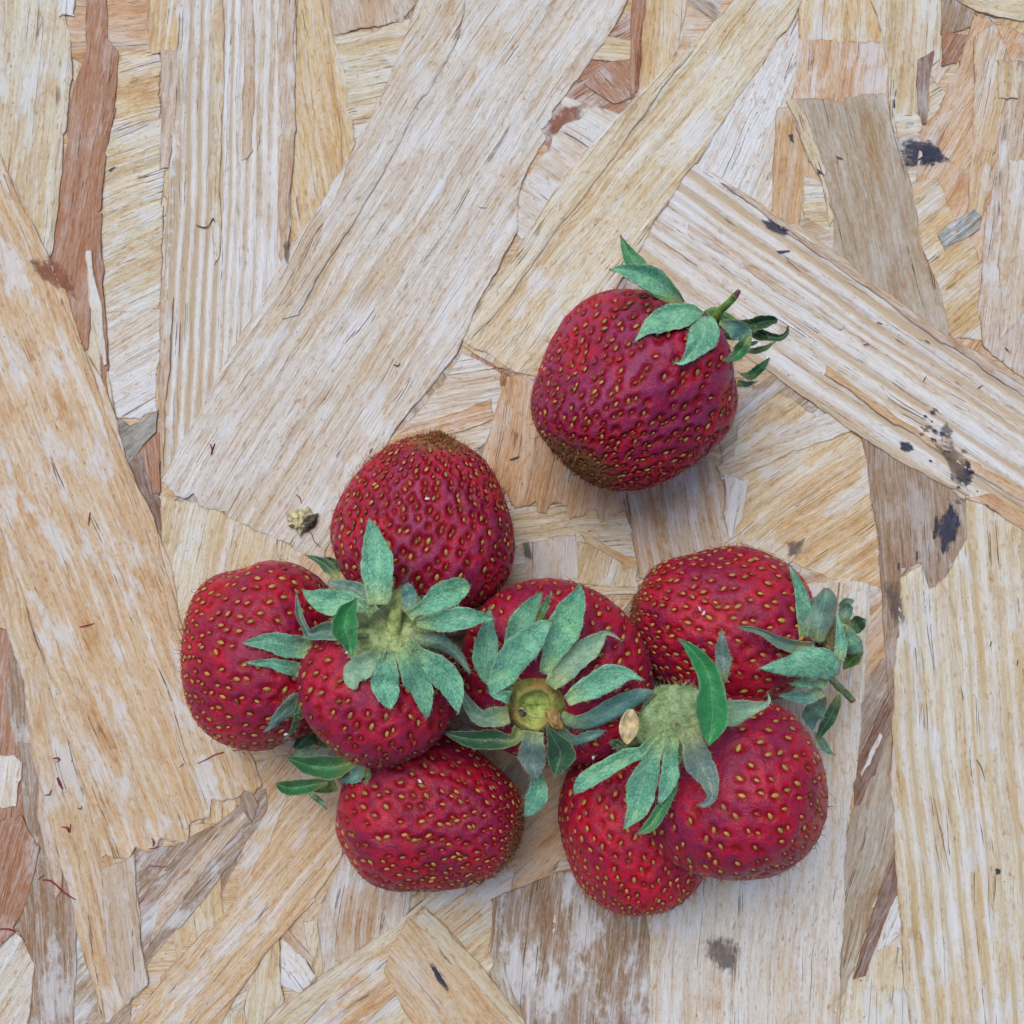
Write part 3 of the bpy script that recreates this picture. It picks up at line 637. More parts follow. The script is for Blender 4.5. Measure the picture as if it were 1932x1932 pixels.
    ix = np.arange(nf*nt).reshape(nf, nt); a = ix[:-1]; b = np.roll(ix, -1, 1)[:-1]; c2 = np.roll(ix, -1, 1)[1:]; d2 = ix[1:]
    F = np.stack([a, d2, c2, b], -1).reshape(-1, 4)
    # flip if needed so that normals look outward
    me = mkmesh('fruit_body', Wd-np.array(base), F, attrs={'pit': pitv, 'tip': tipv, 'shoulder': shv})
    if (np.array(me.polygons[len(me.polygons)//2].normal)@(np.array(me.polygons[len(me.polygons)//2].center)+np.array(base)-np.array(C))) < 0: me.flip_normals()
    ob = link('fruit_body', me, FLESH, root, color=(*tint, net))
    SW = SP@M.T+np.array(C); TW = tan@M.T; NW = nr@M.T
    vis = []; rest = []
    for i in range(N):
        toc = np.array(CAM)-SW[i]; toc /= np.linalg.norm(toc)
        (vis if NW[i]@toc > -.05 else rest).append(i)
    vis = vis[:300]
    for i in range(N):
        if rg.random() < .05: continue
        x = TW[i]; z = NW[i]; y = np.cross(z, x)
        lift = -depth.max()*.55*size[i]/seed_s+.004 if sd_[i] < tipdens*.6 else .004
        pos = SW[i]+z*lift
        Rm = Matrix(np.column_stack([x, y, z]).tolist())
        if i in vis if False else (NW[i]@((np.array(CAM)-SW[i])/np.linalg.norm(np.array(CAM)-SW[i])) > -.05):
            o = bpy.data.objects.new('seed', seed_me); COL.objects.link(o); o.parent = root
            o.location = Vector(pos)-base; o.rotation_mode = 'QUATERNION'; o.rotation_quaternion = Rm.to_quaternion()@Quaternion((0, 0, 1), rg.normal()*.38)
            o.scale = (size[i], size[i], size[i])
            t = rg.random()
            if t < olive: v_ = rg.uniform(.55, 1.1); g_ = rg.uniform(.5, .72); cc = (.46*v_, .46*v_*g_, .075)
            else: cc = (.22*rg.uniform(.6, 1.3), .035, .018)
            o.color = (*cc, 1)
    # those underneath, never seen one by one
    if rest:
        V = np.concatenate([SVn@(np.column_stack([TW[i], np.cross(NW[i], TW[i]), NW[i]]).T*size[i])+SW[i]-np.array(base) for i in rest]); F = []
        for k in range(len(rest)): F += [tuple(v+k*len(SVn) for v in f_) for f_ in SF]
        o = link('underside_seeds', mkmesh('underside_seeds', V, F), SEED, root, color=(.4, .22, .05, 1)); o['kind'] = 'stuff'
    # withered styles that still hang on many achenes
    pick = rg.random(N) < .42+.3*(sd_ > 1.6)
    st_ = SW[pick]+NW[pick]*.012+TW[pick]*size[pick][:, None]*.6
    dr = TW[pick]*rg.uniform(-.2, 1, (pick.sum(), 1))+NW[pick]*rg.uniform(.15, .7, (pick.sum(), 1))+rg.normal(size=(pick.sum(), 3))*.35
    threads(st_, dr, rg.uniform(.06, .15, pick.sum()), .0065, .5, 'style', STYLE, root, base)
    nfz = 2600; ph_ = np.interp(rg.random(nfz), np.cumsum(rr*ds)/np.sum(rr*ds), f); th_ = rg.random(nfz)*2*math.pi
    Q = surf(ph_, th_); qn = np.cross(surf(ph_+e, th_)-Q, surf(ph_, th_+e)-Q); qn /= np.linalg.norm(qn, axis=1)[:, None]; qn *= np.sign((qn*Q).sum(1))[:, None]
    threads(Q@M.T+np.array(C), qn@M.T*.55+rg.normal(size=(nfz, 3))*.6, rg.uniform(.03, .06, nfz), .0018, .6, 'fuzz', FUZZ, root, base, 3)
    if tipgreen > .3:
        nb = 420; ph_ = math.pi-np.abs(rg.normal(size=nb))*.17; th_ = rg.random(nb)*2*math.pi
        Q = surf(ph_, th_); qn = Q/np.linalg.norm(Q, axis=1)[:, None]
        for nm, mt, k0, k1 in (('tip_tuft', BROWNFIB, 0, 250), ('tip_tuft', STYLE, 250, 330), ('tip_tuft', OLIVE, 330, 420)):
            threads((Q@M.T+np.array(C))[k0:k1], (qn@M.T*.8+rg.normal(size=(nb, 3))*.5)[k0:k1], rg.uniform(.03, .08, k1-k0), .010, .5, nm, mt, root, base, 4)
    BODY[key] = dict(root=root, base=base, C=C, s=s, M=M, R=R, a_stem=a_stem, bvh=BVHTree.FromPolygons([tuple(v) for v in Wd], [tuple(int(t) for t in r_) for r_ in np.stack([a, d2, c2, b], -1).reshape(-1, 4)]))
    return BODY[key]
OLIVE = plain('olive_achene', lin((150, 140, 62)), .5)
berry('A', 1216, 714, 1.42, 1.39, (.58, .74, -.22), 1.02, 1.66, .70, .96, 520, 4.6, 1.0, 'strawberry lying apart from the others at the upper right', (.95, 1, 1.12), .42, .075, 11, .06, .058, .040, net=.9)
berry('B', 800, 1012, 1.30, 1.33, (-.16, -.95, -.28), 1.05, 1.54, .74, 1.18, 520, 4.4, 1.0, 'upright pointed strawberry with its greenish tip up behind the small calyx', (1.0, 1, 1.0), .40, .03, 12, .03, .058, .040, net=1.0)
berry('C', 508, 1234, 1.35, 1.36, (.93, .02, .10), 1.02, 1.17,   .75, .78, 380, 2.6, .12, 'leftmost strawberry, blunt and bright red with yellow seeds', (1.12, 1, .9), .95, .03, 13, .0, .058, .026)
berry('E', 1040, 1266, 1.45, 1.41, (-.18, -.42, .88), 1.0, 1.25, .75, .95, 340, 2.2, .1, dimple=.1, label='middle strawberry of the heap showing its cut hollow stem end', tint=(1.0, 1, 1.0), olive=.75, lump=.035, seed=15, seed_s=.056, pit=.024)
berry('F', 782, 1522, 1.16, 1.18, (-.96, .22, -.14), 1.16, 1.58, .74, .76, 430, 3.6, .75, 'bottom left strawberry lying on its side with the tip to the right', (1.0, 1, .95), .72, .045, 16, .0, .056, .026)
berry('G', 1385, 1180, 1.12, 1.16, (.97, -.10, .10), 1.12, 1.46,   .72, .82, 380, 3.0, .45, 'right hand strawberry behind, its leafy end pointing right', (1.0, 1, .95), .92, .03, 17, .0, .058, .024)
berry('I', 1200, 1543, 1.12, 1.12, (-.08, .98, .05), 1.10, 1.32, .78, .82, 400, 3.2, .15, 'lowest strawberry, blunt end down and half under its neighbour', (1.12, 1, .9), .92, .04, 19, .0, .055, .022)
berry('H', 1368, 1474, 2.00, 1.28, (-.60, .50, .62), .95, 1.52, .85, .80, 390, 3.0, .45, dimple=.06, label='strawberry on top at the right with a bright green sepal standing up', tint=(.95, 1, 1.05), olive=.88, lump=.04, seed=18, seed_s=.056, pit=.022)
berry('D', 713, 1285, 2.22, 1.15, (.16, .60, .76), .78, 1.15, .75, .90, 290, 2.2, .2, dimple=.1, label='small strawberry on top of the heap with a wide star shaped calyx', tint=(.97, 1, 1.05), olive=.62, lump=.03, seed=14, seed_s=.056, pit=.022)

# ---------------------------------------------------------------- calyx discs
def ellipsoid(c, axes, n1=24, n2=36, bump=.12, seed=0, half=False):
    rg = np.random.default_rng(seed); ph = np.linspace(0.02, math.pi-.02, n1); th = np.linspace(0, 2*math.pi, n2, endpoint=False)
    PH, TH = np.meshgrid(ph, th, indexing='ij'); U = np.stack([np.sin(PH)*np.cos(TH), np.sin(PH)*np.sin(TH), np.cos(PH)], -1).reshape(-1, 3)
    l = np.zeros(len(U))
    for k in range(9): l += np.sin(U@(rg.normal(size=3)*(2+k*.8))+rg.random()*6)/(1+.25*k)
    V = U*(1+bump*l[:, None]*.4)@np.array(axes)+np.array(c)
    ix = np.arange(n1*n2).reshape(n1, n2); a = ix[:-1]; b = np.roll(ix, -1, 1)[:-1]; c2 = np.roll(ix, -1, 1)[1:]; d2 = ix[1:]
    return V, np.stack([a, d2, c2, b], -1).reshape(-1, 4), U
def disc(key, px, py, z, rad, hgt, col, hairs=260, brown=None, seed=3, n=None):
    B = BODY[key]; base = B['base']; c = P(px, py, z)
    s = Vector(n).normalized() if n else B['s']; x = s.orthogonal().normalized(); y = s.cross(x)
    ax = np.array([np.array(x)*rad, np.array(y)*rad, np.array(s)*hgt])
    V, F, U = ellipsoid(c, ax, bump=.16, seed=seed)
    br = np.zeros(len(V)) if brown is None else brown(U)
    me = mkmesh('calyx', V-np.array(base), F, attrs={'brown': br})
    o = link('calyx', me, DISC, B['root'], color=(*col, 1)); B['calyx'] = o
    if hairs:
        rg = np.random.default_rng(seed); k = rg.choice(len(V), hairs); nn = U[k]@np.array([np.array(x), np.array(y), np.array(s)])
        threads(V[k], nn+rg.normal(size=(hairs, 3))*.6, rg.uniform(.05, .13, hairs), .0036, .7, 'hair', GFUZZ, o, base, 3)
    return o
YG = (.36, .44, .15); GG = (.26, .36, .16)
def zt(key, px, py):
    """height of the fruit surface seen at a photo position"""
    d = (P(px, py, 0)-CAM).normalized(); h = BODY[key]['bvh'].ray_cast(CAM, d)
    return h[0].z if h[0] else BODY[key]['C'].z
def at_crop(key, cr, x, y): px, py = cp(cr, x, y); return px, py, zt(key, px, py)
a_ = at_crop('D', 'D', 900, 1060); disc('D', a_[0], a_[1], a_[2]+.05, .62, .20, (.44, .54, .25), 1400, None, 4); CZD = a_[2]
a_ = at_crop('E', 'E', 840, 1150); disc('E', a_[0], a_[1], a_[2]-.10, .62, .11, (.36, .42, .16), 900, lambda U: .12+.25*(np.sin(U[:, 0]*6+U[:, 1]*3) > .6), 5); CZE = a_[2]
a_ = at_crop('H', 'H', 1060, 870); disc('H', a_[0], a_[1], a_[2]+.10, .58, .17, (.30, .44, .22), 1500, None, 6, (-.3, .2, .9)); CZH = a_[2]
px, py = cp('G', 1020, 820); disc('G', px, py, BODY['G']['C'].z+.35, .34, .16, (.10, .14, .06), 200, lambda U: .4*np.ones(len(U)), 7)
px, py = cp('A', 1130, 880); disc('A', px, py, 1.75+ZB, .28, .12, (.15, .32, .12), 120, None, 8)
px, py = cp('C', 760, 620); disc('C', px, py, 1.5, .34, .14, (.2, .3, .12), 60, None, 9)
px, py = cp('C', 1040, 1560); disc('F', px, py, 1.35, .26, .14, (.14, .26, .10), 80, None, 10)
disc('B', 775, 1195, 1.2, .32, .14, (.2, .3, .12), 40, None, 11); disc('I', 1175, 1395, 1.4, .32, .14, (.2, .3, .12), 40, None, 12)

# ---------------------------------------------------------------- sepals
TONE = {'mint': (.185, .480, .300, 1.0), 'mint2': (.145, .395, .260, .9), 'green': (.030, .190, .060, .25), 'dark': (.018, .095, .040, .2), 'dull': (.150, .265, .205, .8),
        'blue': (.120, .285, .250, .6), 'olive': (.085, .170, .030, .15), 'bright': (.022, .235, .070, .15), 'pale': (.26, .42, .27, .6), 'grey': (.165, .235, .205, .7)}
SCOUNT = {}
def cat(P0, P1, P2, P3, t): return .5*((2*P1)+(-P0+P2)*t+(2*P0-5*P1+4*P2-P3)*t*t+(-P0+3*P1-3*P2+P3)*t**3)
def sepal(key, cr, pts, z0, z1, tone, on='', cup=.12, arch=0.0, lift=None, drape=True, seedv=None, hairs=True, baseyel=.8, zb=None):
    B = BODY[key]; base = B['base']; k0 = SCOUNT.get(key, 0); SCOUNT[key] = k0+1
    off = .022+.010*(k0 % 7) if lift is None else lift
    cc = {'D': (900, 1060), 'E': (835, 1145), 'H': (1030, 850)}.get(key if key == cr else '')
    if cc and drape and baseyel > .15 or (cc and cr == 'E' and drape and baseyel > .05):
        dx, dy = cc[0]-pts[0][0], cc[1]-pts[0][1]; dl = math.hypot(dx, dy)
        if 150 < dl < 520 and cr == 'E':
            if dl > 300: pts = [(pts[0][0]+dx*(1-235/dl), pts[0][1]+dy*(1-235/dl), 60)]+list(pts)
        elif cr == 'D':
            if dl > 240: pts = [(pts[0][0]+dx*(1-190/dl), pts[0][1]+dy*(1-190/dl), 60)]+list(pts)
        elif 150 < dl < 520: pts = [(pts[0][0]+dx*(1-120/dl), pts[0][1]+dy*(1-120/dl), 45), (pts[0][0]+dx*(1-250/dl)*.6, pts[0][1]+dy*(1-250/dl)*.6, max(60, pts[0][2]*.9))]+list(pts) if dl > 330 else [(pts[0][0]+dx*.5, pts[0][1]+dy*.5, 50)]+list(pts)
    pl = np.array([(*cp(cr, x, y), w*CR[cr][2]) for x, y, w in pts]); n = 26; m = 9
    seg = len(pl)-1; ext = np.vstack([2*pl[0]-pl[1], pl, 2*pl[-1]-pl[-2]])
    # even spacing along the spine
    L = np.concatenate([[0], np.cumsum(np.hypot(*(pl[1:, :2]-pl[:-1, :2]).T))]); tot = L[-1]
    rows = []
    for i in range(n+1):
        d = tot*(i/n); j = min(seg-1, int(np.searchsorted(L, d, side='right')-1)); t = (d-L[j])/max(1e-6, L[j+1]-L[j])
        rows.append(cat(ext[j], ext[j+1], ext[j+2], ext[j+3], t))
    rows = np.array(rows); rows[:, 2] = np.maximum(rows[:, 2], .15)
    T = np.gradient(rows[:, :2], axis=0); T /= np.maximum(1e-6, np.linalg.norm(T, axis=1))[:, None]; N = np.stack([-T[:, 1], T[:, 0]], 1)
    rg = np.random.default_rng(int(abs(pts[0][0]*7+pts[0][1]*13+pts[-1][0]))); p1, p2 = rg.random(2)*6
    V = np.zeros((n+1, m, 3)); UV = np.zeros((n+1, m, 2)); bs = np.zeros((n+1, m)); rim = np.zeros((n+1, m))
    bods = [BODY[k]['bvh'] for k in ([key]+list(on))] if drape else []
    def gap(v):
        """how far the fruit surface stands in front of the vertex along the line of sight"""
        dd = (v-CAM); dist = dd.length; dd.normalize(); best = None
        for b in bods:
            h = b.ray_cast(CAM, dd)
            if h[0] and (best is None or h[3] < best): best = h[3]
        return dist, best, dd
    for i in range(n+1):
        t = i/n; zc = z0+(z1-z0)*t+arch*math.sin(math.pi*t)
        for j in range(m):
            s = (j/(m-1))*2-1; w = rows[i, 2]*(1+(.05*math.sin(t*16+p1+s*2)+.035*math.sin(t*41+p2+s*5))*abs(s))
            x, y = rows[i, :2]+N[i]*s*w
            hw = rows[i, 2]/130
            z = zc+ZB+cup*hw*2.6*(s*s-.35)+.22*hw*math.sin(t*7+p2)*s+.03*math.sin(t*11+p1)+.012*math.sin(t*31+p2)*abs(s)-.05*hw*math.exp(-(s/.18)**2)+.035*hw*math.cos(s*8+t*2)
            v = P(x, y, z)
            if bods:
                dist, hit, dd = gap(v)
                lim = off+.02*abs(s)*hw+.03*t+(cup*.9+.10)*hw*(s*s)+.02*math.sin(t*13+p1)*abs(s)+.06*hw*math.sin(t*6+p2)*s+.06*hw+.05*hw*math.cos(s*7.5+t*3)-.05*hw*math.exp(-(s/.2)**2)
                if hit is not None and dist > hit-lim: v = CAM+dd*(hit-lim)
            if v.z < ZB+.03: v = P(x, y, ZB+.03+.01*t)
            V[i, j] = v; UV[i, j] = (t*tot/130, s*hw); bs[i, j] = max(0, 1-t/.42)*baseyel; rim[i, j] = abs(s) if abs(s) > .6 else 0
    # relax heights so the blade bridges folds in the surface below
    for it in range(3):
        Z = V[..., 2].copy(); Z[1:-1] = (V[:-2, :, 2]+V[2:, :, 2]+2*V[1:-1, :, 2])/4; Z = np.maximum(Z, V[..., 2]-.01)
        for i in range(n+1):
            for j in range(m):
                v = V[i, j]; k = (CAMH-Z[i, j])/(CAMH-v[2]); V[i, j] = (v[0]*k, v[1]*k, Z[i, j])
    # thickness: a second skin below
    du = np.gradient(V, axis=0); dv = np.gradient(V, axis=1); nn = np.cross(du, dv); nn /= np.maximum(1e-9, np.linalg.norm(nn, axis=2))[..., None]
    if nn[..., 2].mean() < 0: nn = -nn
    ths = .014*np.sqrt(np.maximum(0, 1-(np.abs(np.linspace(-1, 1, m))**3)))[None, :, None]+.002
    W_ = V-nn*ths
    allV = np.concatenate([V.reshape(-1, 3), W_.reshape(-1, 3)]); q_ = (n+1)*m; F = []
    for i in range(n):
        for j in range(m-1):
            a = i*m+j; F.append((a, a+1, a+m+1, a+m)); F.append((q_+a, q_+a+m, q_+a+m+1, q_+a+1))
    for i in range(n):
        a = i*m; b = a+m-1; F.append((a, a+m, q_+a+m, q_+a)); F.append((b, q_+b, q_+b+m, b+m))
    for j in range(m-1):
        F.append((j, q_+j, q_+j+1, j+1)); a = n*m+j; F.append((a, a+1, q_+a+1, q_+a))
    me = mkmesh('sepal', allV-np.array(base), F, uv=np.concatenate([UV.reshape(-1, 2)]*2), attrs={'base': np.tile(bs.ravel(), 2), 'rim': np.tile(rim.ravel(), 2), 'tipb': np.tile(np.clip((np.linspace(0, 1, n+1)-.7)/.3, 0, 1).repeat(m), 2)})
    tc = TONE[tone]; jt = 1+(rg.random()-.5)*.14
    o = link('sepal', me, LEAF, B.get('calyx', B['root']), color=(tc[0]*jt, tc[1]*jt, tc[2]*jt, tc[3]))
    if hairs:
        st_ = []; dr = []
        for e_ in (0, m-1):
            for k in range(34):
                i = rg.integers(1, n); sgn = -1 if e_ == 0 else 1; st_.append(V[i, e_]+du[i, e_]*rg.random()); dr.append(dv[i, e_]/max(1e-6, np.linalg.norm(dv[i, e_]))*sgn+rg.normal(size=3)*.5+nn[i, e_]*.3)
        for k in range(50):
            i = rg.integers(0, n//2); j = rg.integers(0, m); st_.append(V[i, j]); dr.append(nn[i, j]+rg.normal(size=3)*.8)
        threads(st_, dr, rg.uniform(.02, .06, len(st_)), .0020, .5, 'edge_hair', GFUZZ, B.get('calyx', B['root']), base, 3)
    return o
# --- A (photo crop coordinates of each calyx)
sepal('A', 'A', [(780,690,20),(620,620,55),(450,470,85),(370,350,84),(295,220,45),(245,105,1)], 2.0, 2.1, 'green', arch=.2)
sepal('A', 'A', [(1350,1120,15),(1440,1115,28),(1530,1085,20),(1605,1035,1)], 1.5, 1.3, 'olive')
sepal('A', 'A', [(1300,1320,8),(1380,1335,38),(1460,1280,40),(1520,1220,22),(1550,1180,1)], 1.2, 1.3, 'green')
sepal('A', 'A', [(1270,1400,32),(1350,1410,24),(1450,1385,1)], .9, .9, 'mint2')
sepal('A', 'A', [(1380,1060,20),(1430,1045,15),(1445,1040,1)], 1.2, 1.2, 'dark', hairs=False)
sepal('A', 'A', [(1270,870,20),(1390,890,55),(1490,865,58),(1570,850,42),(1618,860,20)], 1.9, 1.9, 'dark', cup=.6)
sepal('A', 'A', [(1370,920,25),(1450,965,55),(1560,995,36),(1650,1000,28),(1705,960,16),(1713,900,1)], 1.8, 1.9, 'dark', cup=.5)
sepal('A', 'A', [(800,695,15),(690,600,62),(560,510,105),(430,450,98),(290,410,55),(145,405,1)], 2.45, 2.75, 'mint', arch=.2, cup=.3)
sepal('A', 'A', [(1120,870,20),(1210,900,62),(1290,950,92),(1330,1010,66),(1285,1060,10)], 2.2, 2.0, 'blue', cup=.2)
sepal('A', 'A', [(1375,980,22),(1310,1100,62),(1240,1170,42),(1145,1205,1)], 2.1, 2.1, 'green', cup=.4, lift=.07)
sepal('A', 'A', [(960,790,25),(860,790,92),(700,820,115),(570,865,100),(480,920,58),(420,980,24),(360,1045,1)], 2.45, 2.7, 'mint', baseyel=.2)
sepal('A', 'A', [(980,815,50),(990,910,128),(960,1010,130),(890,1110,82),(830,1180,42),(770,1228,15),(700,1215,1)], 2.5, 2.7, 'mint', lift=.06, baseyel=.2)
# --- C
sepal('C', 'D', [(440,620,30),(350,520,48),(270,460,30),(150,412,1)], 1.7, 1.4, 'dark', drape=False)
sepal('C', 'D', [(450,560,30),(390,480,40),(320,440,10)], 1.4, 1.3, 'dark', drape=False)
sepal('C', 'C', [(700,690,60),(600,680,64),(500,655,62),(350,620,40),(240,618,25),(120,610,1)], 2.5, 2.7, 'mint2')
sepal('C', 'C', [(720,490,90),(560,475,102),(430,450,98),(300,430,70),(190,438,35),(100,448,1)], 2.6, 2.75, 'mint2', lift=.06, cup=.2)
sepal('C', 'C', [(720,930,90),(580,970,85),(480,1040,66),(400,1120,44),(350,1180,20),(295,1225,1)], 2.2, 2.2, 'dull')
sepal('C', 'C', [(625,910,18),(605,1030,40),(580,1130,28),(530,1230,14),(475,1290,1)], 2.3, 2.2, 'green', lift=.08)
# --- F
sepal('F', 'C', [(690,1765,12),(750,1800,26),(810,1850,20),(848,1905,1)], .5, .4, 'mint2', drape=False)
sepal('F', 'C', [(760,1385,30),(660,1400,45),(590,1415,42),(552,1450,5)], 1.2, 1.0, 'pale', drape=False)
sepal('F', 'C', [(980,1350,30),(860,1290,85),(740,1235,112),(650,1290,82),(565,1370,20)], 1.5, 1.5, 'dark', drape=False, cup=.4)
sepal('F', 'C', [(920,1690,55),(830,1720,42),(730,1740,10)], 1.1, 1.0, 'olive', drape=False)
sepal('F', 'C', [(860,1660,20),(720,1690,55),(600,1712,68),(500,1712,62),(440,1695,40),(405,1680,8)], 1.5, 1.5, 'green', drape=False, cup=.5)
sepal('F', 'C', [(1090,1480,25),(980,1520,85),(850,1535,104),(700,1520,82),(580,1480,42),(490,1448,3)], 1.9, 1.9, 'green', drape=False, cup=.6)
sepal('F', 'C', [(1150,1500,32),(1115,1580,66),(1060,1635,44),(940,1645,3)], 2.1, 1.8, 'blue', lift=.04)
sepal('F', 'C', [(1190,1520,12),(1205,1600,24),(1185,1690,3)], 2.2, 2.2, 'olive', lift=.04)
sepal('F', 'C', [(1080,1450,34),(1200,1478,46),(1330,1490,40),(1450,1480,20),(1560,1470,1)], 2.1, 2.3, 'blue', lift=.03)
# --- G
sepal('G', 'G', [(1120,1280,20),(1090,1380,46),(1030,1500,56),(960,1620,30),(920,1680,2)], 1.3, 1.0, 'dark', drape=False)
sepal('G', 'G', [(910,1620,15),(975,1700,38),(1020,1770,26),(1090,1815,1)], 1.0, .5, 'mint2', drape=False)
sepal('G', 'G', [(990,1290,30),(930,1400,84),(880,1480,78),(890,1590,5)], 1.6, 1.2, 'blue', drape=False)
sepal('G', 'G', [(1200,660,30),(1260,670,76),(1320,645,58),(1358,625,5)], 1.0, 1.2, 'dark', drape=False)
sepal('G', 'G', [(1160,660,50),(1180,550,62),(1195,480,54),(1258,455,3)], 1.4, 1.5, 'dull', drape=False)
sepal('G', 'G', [(1325,905,12),(1265,950,64),(1200,1010,46),(1165,1055,5)], 1.2, 1.3, 'olive', drape=False, cup=.5)
sepal('G', 'G', [(1180,670,20),(1215,770,66),(1250,860,84),(1262,930,70)], 1.6, 1.5, 'mint2', drape=False, cup=-.5)
sepal('G', 'G', [(850,780,80),(830,620,74),(800,450,62),(770,330,44),(720,220,22),(680,125,1)], 1.9, 2.0, 'mint2')
sepal('G', 'G', [(930,820,60),(950,650,128),(985,520,122),(1010,420,88),(1010,345,25)], 2.0, 2.0, 'dull', cup=-.4, lift=.05)
sepal('G', 'G', [(980,1250,50),(850,1305,58),(740,1300,48),(590,1290,5)], 2.0, 1.9, 'blue', lift=.04)
sepal('G', 'G', [(1020,1180,40),(900,1170,50),(790,1185,38),(690,1188,2)], 2.1, 2.1, 'mint')
sepal('G', 'G', [(870,860,45),(720,860,55),(600,820,50),(480,755,30),(380,715,25),(300,700,18),(235,695,3)], 2.2, 2.6, 'dull', cup=.5, lift=.06)
sepal('G', 'G', [(1115,990,40),(1140,860,55),(1130,720,35),(1105,560,3)], 2.1, 2.0, 'mint2', drape=False)
sepal('G', 'G', [(1075,1130,60),(1000,1040,158),(870,1006,142),(720,1025,104),(570,1042,56),(490,1048,32),(412,1050,1)], 2.3, 2.65, 'mint', lift=.08, cup=-.15, baseyel=0)
# --- E
sepal('E', 'E', [(640,1440,50),(480,1440,85),(320,1440,80),(160,1415,48),(20,1370,5)], 2.4, 2.35, 'dark', on='F', cup=.4)
sepal('E', 'E', [(1150,1440,40),(1280,1420,48),(1400,1380,28),(1450,1360,2)], 2.2, 2.2, 'blue')
sepal('E', 'E', [(1180,1290,60),(1320,1265,80),(1480,1190,92),(1620,1110,88),(1740,1060,70),(1850,1030,30),(1890,1050,1)], 2.4, 2.3, 'blue', cup=-.2)
sepal('E', 'E', [(600,1220,80),(480,1240,88),(370,1250,72),(280,1180,58),(220,1080,40),(200,1010,5)], 2.6, 2.4, 'dull')
sepal('E', 'E', [(815,1620,60),(840,1740,48),(862,1850,76),(840,1960,92),(790,2050,58),(735,2110,8)], 2.2, 1.9, 'mint2', on='F', baseyel=0)
sepal('E', 'E', [(820,1370,90),(805,1500,108),(812,1600,120),(830,1700,78),(845,1790,8)], 2.6, 2.3, 'grey', on='F')
sepal('E', 'E', [(620,620,60),(670,490,95),(740,360,98),(815,250,62),(895,140,1)], 2.7, 2.8, 'mint2', baseyel=0)
sepal('E', 'E', [(860,420,15),(900,300,34),(940,220,20),(980,140,1)], 2.8, 2.9, 'green')
sepal('E', 'E', [(410,920,30),(390,780,95),(400,640,106),(412,520,86),(425,420,46),(440,260,2)], 2.7, 2.8, 'mint2')
sepal('E', 'E', [(910,860,40),(965,720,84),(1030,580,132),(1100,420,148),(1165,280,116),(1208,170,62),(1228,65,1)], 2.8, 3.0, 'mint', cup=.2)
sepal('E', 'E', [(970,970,60),(1080,840,100),(1200,720,108),(1320,620,98),(1400,550,60),(1455,505,22),(1530,530,10),(1600,580,1)], 2.8, 2.7, 'pale')
sepal('E', 'E', [(1110,1100,50),(1260,1010,95),(1400,940,118),(1530,880,108),(1640,868,60),(1720,890,22),(1790,920,1)], 2.8, 2.8, 'mint')
sepal('E', 'E', [(470,1030,35),(530,900,108),(610,770,135),(720,640,140),(830,520,108),(920,440,58),(990,395,1)], 2.9, 3.1, 'mint', lift=.12, baseyel=.1)
sepal('E', 'E', [(1005,1760,12),(1040,1650,92),(1055,1550,128),(995,1430,60),(930,1310,2)], 2.4, 2.75, 'dark', cup=.3, lift=.10, baseyel=0)
# --- H
sepal('H', 'H', [(600,1110,20),(520,1040,36),(440,1010,10)], 2.2, 2.1, 'dark', drape=False)
sepal('H', 'H', [(1460,490,15),(1450,380,55),(1440,260,68),(1430,150,42),(1435,20,1)], 3.0, 3.1, 'grey', on='G')
sepal('H', 'H', [(730,1100,50),(600,1145,72),(450,1220,78),(320,1300,80),(220,1370,74),(160,1430,44),(130,1475,1)], 3.0, 2.7, 'mint', on='I')
sepal('H', 'H', [(1030,1240,10),(1010,1400,34),(950,1530,46),(870,1650,58),(790,1760,48),(670,1830,1)], 3.1, 3.0, 'green', on='I')
sepal('H', 'H', [(985,1120,60),(975,1290,80),(940,1420,64),(880,1555,15)], 3.2, 3.1, 'mint', on='I')
sepal('H', 'H', [(840,1110,70),(785,1250,98),(740,1380,128),(710,1500,128),(680,1620,88),(620,1710,46),(565,1785,1)], 3.2, 2.9, 'mint', on='I')
sepal('H', 'H', [(1390,760,80),(1500,760,118),(1600,742,98),(1700,715,62),(1800,690,30),(1850,650,14),(1830,570,1)], 3.2, 3.2, 'pale')
sepal('H', 'H', [(1130,900,90),(1170,1010,95),(1220,1170,122),(1290,1290,108),(1335,1400,70),(1345,1500,42),(1290,1560,28),(1210,1572,1)], 3.3, 3.3, 'grey')
sepal('H', 'H', [(1315,1045,3),(1335,930,92),(1350,790,145),(1345,650,136),(1335,520,104),(1300,390,96),(1230,280,74),(1140,180,38),(1050,110,1)], 3.45, 3.5, 'bright', cup=.25, lift=.14, baseyel=0)
# --- D
sepal('D', 'D', [(1060,860,60),(1065,760,66),(1020,670,36)], 3.0, 2.9, 'blue')
sepal('D', 'D', [(1180,1160,70),(1320,1180,75),(1430,1240,60),(1520,1330,38),(1605,1455,14)], 3.2, 2.9, 'dull', on='E', cup=-.3)
sepal('D', 'D', [(380,1080,80),(290,1090,68),(190,1110,45),(148,1040,26),(100,930,30),(75,740,2)], 2.9, 2.7, 'dull', on='C', cup=.5)
sepal('D', 'D', [(760,860,70),(640,745,75),(520,690,60),(420,670,38),(352,645,12)], 3.1, 3.0, 'dull', on='BC')
sepal('D', 'D', [(700,880,60),(520,825,92),(380,825,115),(260,800,88),(180,760,42),(125,715,1)], 3.15, 3.0, 'mint', on='BC')
sepal('D', 'D', [(800,850,90),(790,650,132),(785,500,143),(770,380,126),(750,240,78),(722,130,26),(715,85,1)], 3.2, 3.1, 'mint', on='B')
